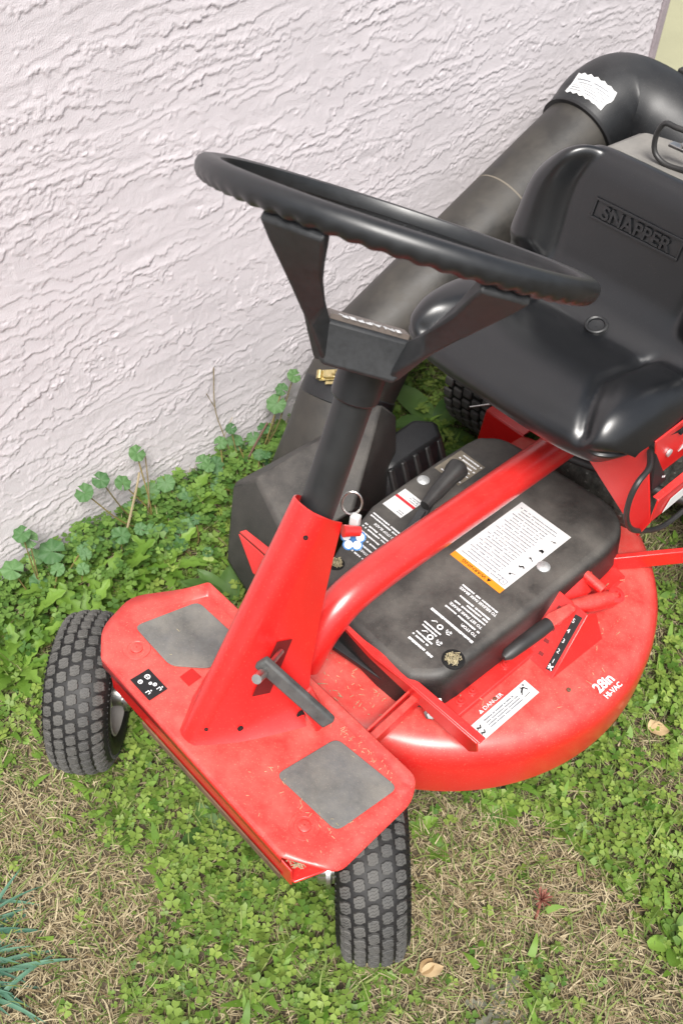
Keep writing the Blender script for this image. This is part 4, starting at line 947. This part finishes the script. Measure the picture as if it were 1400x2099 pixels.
def rosette(name, label, cat, group, x, y, kind, nl, ln, w_, m, seed, el=(.25, .8), curve=.8, arc=None):
    r_ = random.Random(seed); z = float(gh(x, y)); org = (x, y, z); pl = tag(empty(name, org), label, cat, group)
    for k in range(nl):
        a = (arc[0]+(arc[1]-arc[0])*(k+.5)/nl if arc else 2*math.pi*k/nl)+r_.uniform(-.3, .3); e = r_.uniform(*el); d = Vector((math.cos(a)*math.cos(e), math.sin(a)*math.cos(e), math.sin(e)))
        if x+math.cos(a)*ln < WX+.02: d.x = abs(d.x)*.2
        s_ = r_.uniform(.7, 1.15); leaf_part(pl, kind, Vector(org)+Vector((0, 0, .004)), d, (0, 0, 1), ln*s_, w_*r_.uniform(.85, 1.15)*s_, curve*r_.uniform(.6, 1.2), m, seed*50+k, org)
    return pl
DPOS = [(-.492, -.051, 'leftmost toothed dandelion rosette close to the left photo edge'), (-.517, .042, 'toothed dandelion rosette at the wall foot below the left mallow'), (-.453, .075, 'toothed dandelion rosette between the wall and the far front tyre'), (-.560, .043, 'small dandelion rosette tight against the lilac wall'),
        (-.479, .129, 'dandelion rosette at the wall beside the drooping dry stems'), (-.450, .201, 'dandelion rosette in the clover behind the foot platform'), (-.424, -.109, 'dandelion rosette in front of the far front tyre'), (-.530, .307, 'dandelion rosette at the wall below the middle mallow'), (-.420, .020, 'dandelion rosette just behind the far front tyre')]
for i, (x, y, lb) in enumerate(DPOS): rosette('dandelion', lb, 'weed', 'dandelions along the wall', x, y, 'toothed', 13, .105, .0165, DAND, 11+i, (.75, 1.35), 1.1)
rosette('dock_plant', 'broad wavy dock leaf standing beside the black chute', 'weed', None, -.306, .236, 'ovate', 3, .105, .024, DOCK, 41, (.75, 1.2), .9, (2.2, 4.2))
rosette('dock_plant', 'large dark dock leaves growing behind the chute under the seat', 'weed', None, -.40, .860, 'ovate', 6, .15, .034, DOCK, 42, (.4, .9), .8)
rosette('dock_plant', 'dark dock leaves beside the rear tyre under the seat', 'weed', None, -.33, .745, 'ovate', 5, .12, .030, DOCK, 47, (.4, .9), .8)
rosette('plantain', 'plantain with four oval leaves under the front edge of the foot platform', 'weed', 'plantains in the lawn', .004, -.036, 'ovate', 4, .056, .0165, DOCK, 43, (.2, .6), .6)
rosette('plantain', 'two-leaved plantain just right of the far front tyre', 'weed', 'plantains in the lawn', -.129, -.117, 'ovate', 3, .042, .014, DAND, 44, (.15, .5), .5, (-.6, 1.8))
rosette('paddle_weed', 'weed with smooth paddle leaves at the lower right photo edge', 'weed', None, .560, .342, 'paddle', 9, .050, .011, DAND, 45, (.3, .9), .8)
rosette('broadleaf_weed', 'broad light green weed below the red deck rim', 'weed', None, .262, .300, 'ovate', 7, .042, .012, DAND, 46, (.15, .6), .7)
rosette('dandelion', 'pale jagged dandelion leaves in front of the near front tyre', 'weed', None, .300, -.005, 'toothed', 8, .055, .0115, DAND, 48, (.15, .5), .6)
rosette('wilted_weed', 'grey purple wilted weed at the bottom of the photo', 'weed', None, .452, .092, 'toothed', 7, .055, .011, leafmat('wilted_leaf', (.11, .12, .08), (.20, .19, .15), .7, .15), 49, (.1, .45), .5)
for i, (x, y, s_) in enumerate(((.20, .20, .03), (.245, .19, .026), (.33, .36, .03), (.41, .36, .026), (.12, -.17, .03), (-.06, -.02, .03), (.42, .47, .03))):
    rosette('broadleaf_seedling', ['small oval-leaved seedling behind the near front tyre', 'small seedling right of the near front tyre', 'small seedling below the deck rim', 'small seedling in the right clover patch', 'small seedling in the dry grass left of the near tyre', 'small seedling beneath the platform edge', 'small seedling right of the deck rim'][i], 'weed', 'seedlings in the lawn', x, y, 'ovate', 5, s_, s_*.30, DAND, 60+i, (.2, .7), .6)

# mallow plants by the wall
def mallow_leaf(b, c_, nrm, R_, seed):
    nrm = Vector(nrm).normalized(); x_, y_, _ = frame_from(nrm); n_ = 42; r_ = random.Random(seed); ph = r_.uniform(0, 6.28); rows_ = []
    for k in range(5):
        t = k/4; row = []
        for i in range(n_+1):
            a = .16+(6.283-.32)*i/n_; lob = 1-.10*abs(math.sin(a*3.5)) - .03*abs(math.sin(a*17)); fold = .10*math.cos(a*7)*t*t
            row.append(Vector(c_)+(x_*math.cos(a+ph)+y_*math.sin(a+ph))*R_*max(t, .03)*(lob if k == 4 else 1)+nrm*R_*(fold*.9+.16*t*(1-t)-.05))
        rows_.append(row)
    b.grid(rows_)
def mallow(label, base, leaves, seed):
    org = (base[0], base[1], float(gh(base[0], base[1]))); pl = tag(empty('mallow', org), label, 'weed', 'mallows along the wall'); I = Matrix.Translation(-Vector(org)); r_ = random.Random(seed)
    leaves = list(leaves)
    for k in range(5):
        a_ = r_.uniform(0, 6.28); d_ = r_.uniform(.02, .07); leaves.append((max(WX+.03, base[0]+.02+math.cos(a_)*d_), base[1]+math.sin(a_)*d_, r_.uniform(.03, .085), r_.uniform(.010, .019)))
    for k, (x, y, z, R_) in enumerate(leaves):
        tip = Vector((x, y, z)); nr = (CAMPOS-tip).normalized()*.75+Vector((r_.uniform(-.25, .45), r_.uniform(-.35, .35), .45)); b = MB(); mallow_leaf(b, tip, nr, R_, seed*20+k); b.rn = [r_.random()]*len(b.v)
        o = b.build('leaf', MALLOW, pl, ang=80); o.matrix_parent_inverse = I
        mid_ = Vector(org).lerp(tip, .5)+Vector((.01+r_.uniform(0, .02), r_.uniform(-.02, .02), -.01)); b = MB().tube(catmull([Vector(org), mid_, tip-nr.normalized()*.003], 4), .0013, 6); b.rn = [r_.random()]*len(b.v)
        o = b.build('stem', STEMM, pl); o.matrix_parent_inverse = I
mallow('mallow with four round leaves at the left photo edge by the wall', (-.55, .02), [(-.545, -.031, .095, .0205), (-.555, .004, .150, .0165), (-.55, .045, .080, .025), (-.56, .015, .125, .017)], 1)
mallow('tall mallow with five round leaves spread against the lilac wall', (-.555, .245), [(-.555, .127, .167, .0185), (-.56, .164, .170, .0165), (-.555, .202, .142, .0160), (-.565, .244, .181, .0165), (-.50, .195, .020, .0215)], 2)
mallow('mallow with three light leaves left of the chute', (-.56, .345), [(-.555, .288, .086, .0185), (-.56, .377, .081, .016), (-.54, .335, .030, .0145), (-.55, .31, .05, .015)], 3)
mallow('small mallow at the wall between the toothed weeds', (-.56, .14), [(-.55, .128, .045, .016), (-.56, .10, .06, .014)], 4)
mallow('mallow climbing behind the upper duct adapter', (-.57, .50), [(-.56, .557, .126, .021), (-.56, .526, .081, .0148), (-.56, .459, .088, .0125), (-.565, .607, .167, .0155), (-.565, .575, .150, .014), (-.56, .50, .055, .013)], 5)
mallow('mallow crowded low at the wall between the tall mallow and the chute', (-.55, .43), [(-.56, .42, .105, .014), (-.565, .45, .12, .012), (-.55, .40, .07, .016)], 6)
mallow('mallow low in the weeds behind the foot platform', (-.47, .26), [(-.47, .27, .05, .017), (-.45, .24, .04, .015)], 7)
# dry stalks leaning on the wall
def stalk(label, pts, r_, m, name='dry_stalk', group='dry stalks by the wall', twigs=()):
    org = pts[0]; pl = tag(empty(name, org), label, 'stalk', group); I = Matrix.Translation(-Vector(org))
    b = MB().tube(catmull(pts, 4), r_, 6); b.rn = [random.random()]*len(b.v); o = b.build('stem', m, pl); o.matrix_parent_inverse = I
    for tw in twigs:
        b = MB().tube([Vector(t) for t in tw], r_*.7, 5); b.rn = [random.random()]*len(b.v); o = b.build('twig', m, pl); o.matrix_parent_inverse = I
stalk('thin dry stalk standing tall against the wall left of the duct', [(-.55, .455, 0), (-.575, .44, .10), (-.585, .43, .17), (-.588, .435, .26)], .0011, DRY, twigs=[((-.585, .43, .17), (-.588, .415, .21)), ((-.575, .44, .10), (-.58, .465, .13))])
stalk('reddish dry stalk leaning behind the chute', [(-.52, .42, .0), (-.54, .47, .05), (-.56, .535, .09)], .0022, mat('red_stalk', (.12, .06, .045), .7))
stalk('pale dry stalk bent over below the tall mallow', [(-.50, .13, .0), (-.53, .18, .05), (-.55, .225, .12), (-.56, .24, .14)], .0022, DRY)
stalk('yellow dry stalk right of the tall mallow', [(-.53, .215, .0), (-.555, .25, .08), (-.57, .262, .16)], .0014, DRY)
# bluish iris tuft at the lower left
org = (-.05, -.385, float(gh(-.05, -.385))); tf = tag(empty('iris_tuft', org), 'tuft of bluish green strap blades at the lower left photo corner', 'plant')
r_ = random.Random(5)
for k in range(46):
    bx_, by_ = r_.gauss(-.072, .032), r_.gauss(-.405, .024); a = r_.gauss(.95, .42); e = r_.uniform(.25, .85)
    leaf_part(tf, 'strap', (bx_, by_, float(gh(bx_, by_))), (math.cos(a)*math.cos(e), math.sin(a)*math.cos(e), math.sin(e)), (0, 0, 1), r_.uniform(.06, .13), r_.uniform(.0024, .0042), r_.uniform(.5, 1.3), IRIS, 300+k, org)
# fallen leaves and the red bud
def fallen(label, x, y, a, ln, w_, seed):
    z = float(gh(x, y))+.018; o = tag(empty('fallen_leaf', (x, y, z)), label, 'leaf', 'fallen leaves')
    for k, s_ in enumerate((-.28, .30)):
        leaf_part(o, 'ovate', (x, y, z), (math.cos(a+s_), math.sin(a+s_), .15), (.2*s_, -.3, 1), ln*(1-.2*k), w_, .7, DEAD, seed+k, (x, y, z))
fallen('pale tan fallen leaf on the grass right of the deck', .335, .590, 1.2, .036, .0125, 500)
fallen('narrow tan fallen leaf below the platform corner', .160, -.020, 0.6, .030, .006, 510)
fallen('yellowish fallen leaf right of the near front tyre', .352, .045, 1.4, .034, .010, 520)
org = (.406, .223, float(gh(.406, .223))); bd = tag(empty('flower_bud', org), 'single reddish dried flower head on a short stalk in the dry grass', 'flower'); I = Matrix.Translation(-Vector(org))
b = MB().tube([Vector(org), Vector(org)+Vector((-.004, .006, .02)), Vector(org)+Vector((-.008, .012, .036))], .0020, 8); b.rn = [.3]*len(b.v); o = b.build('stem', BUD, bd); o.matrix_parent_inverse = I
b = MB(); tp_ = Vector(org)+Vector((-.008, .012, .036))
for k in range(26):
    a = k*2.4; e = .5+1.0*(k/26); dv = Vector((math.cos(a)*math.cos(e), math.sin(a)*math.cos(e), math.sin(e))); s2 = dv.cross(Vector((0, 0, 1))).normalized()*.0013; b.add([tp_-s2*.4, tp_+s2*.4, tp_+dv*.016+s2, tp_+dv*.019, tp_+dv*.016-s2], [(0, 1, 2, 3, 4)])
b.rn = [random.random() for _ in b.v]; o = b.build('petals', BUD, bd); o.matrix_parent_inverse = I
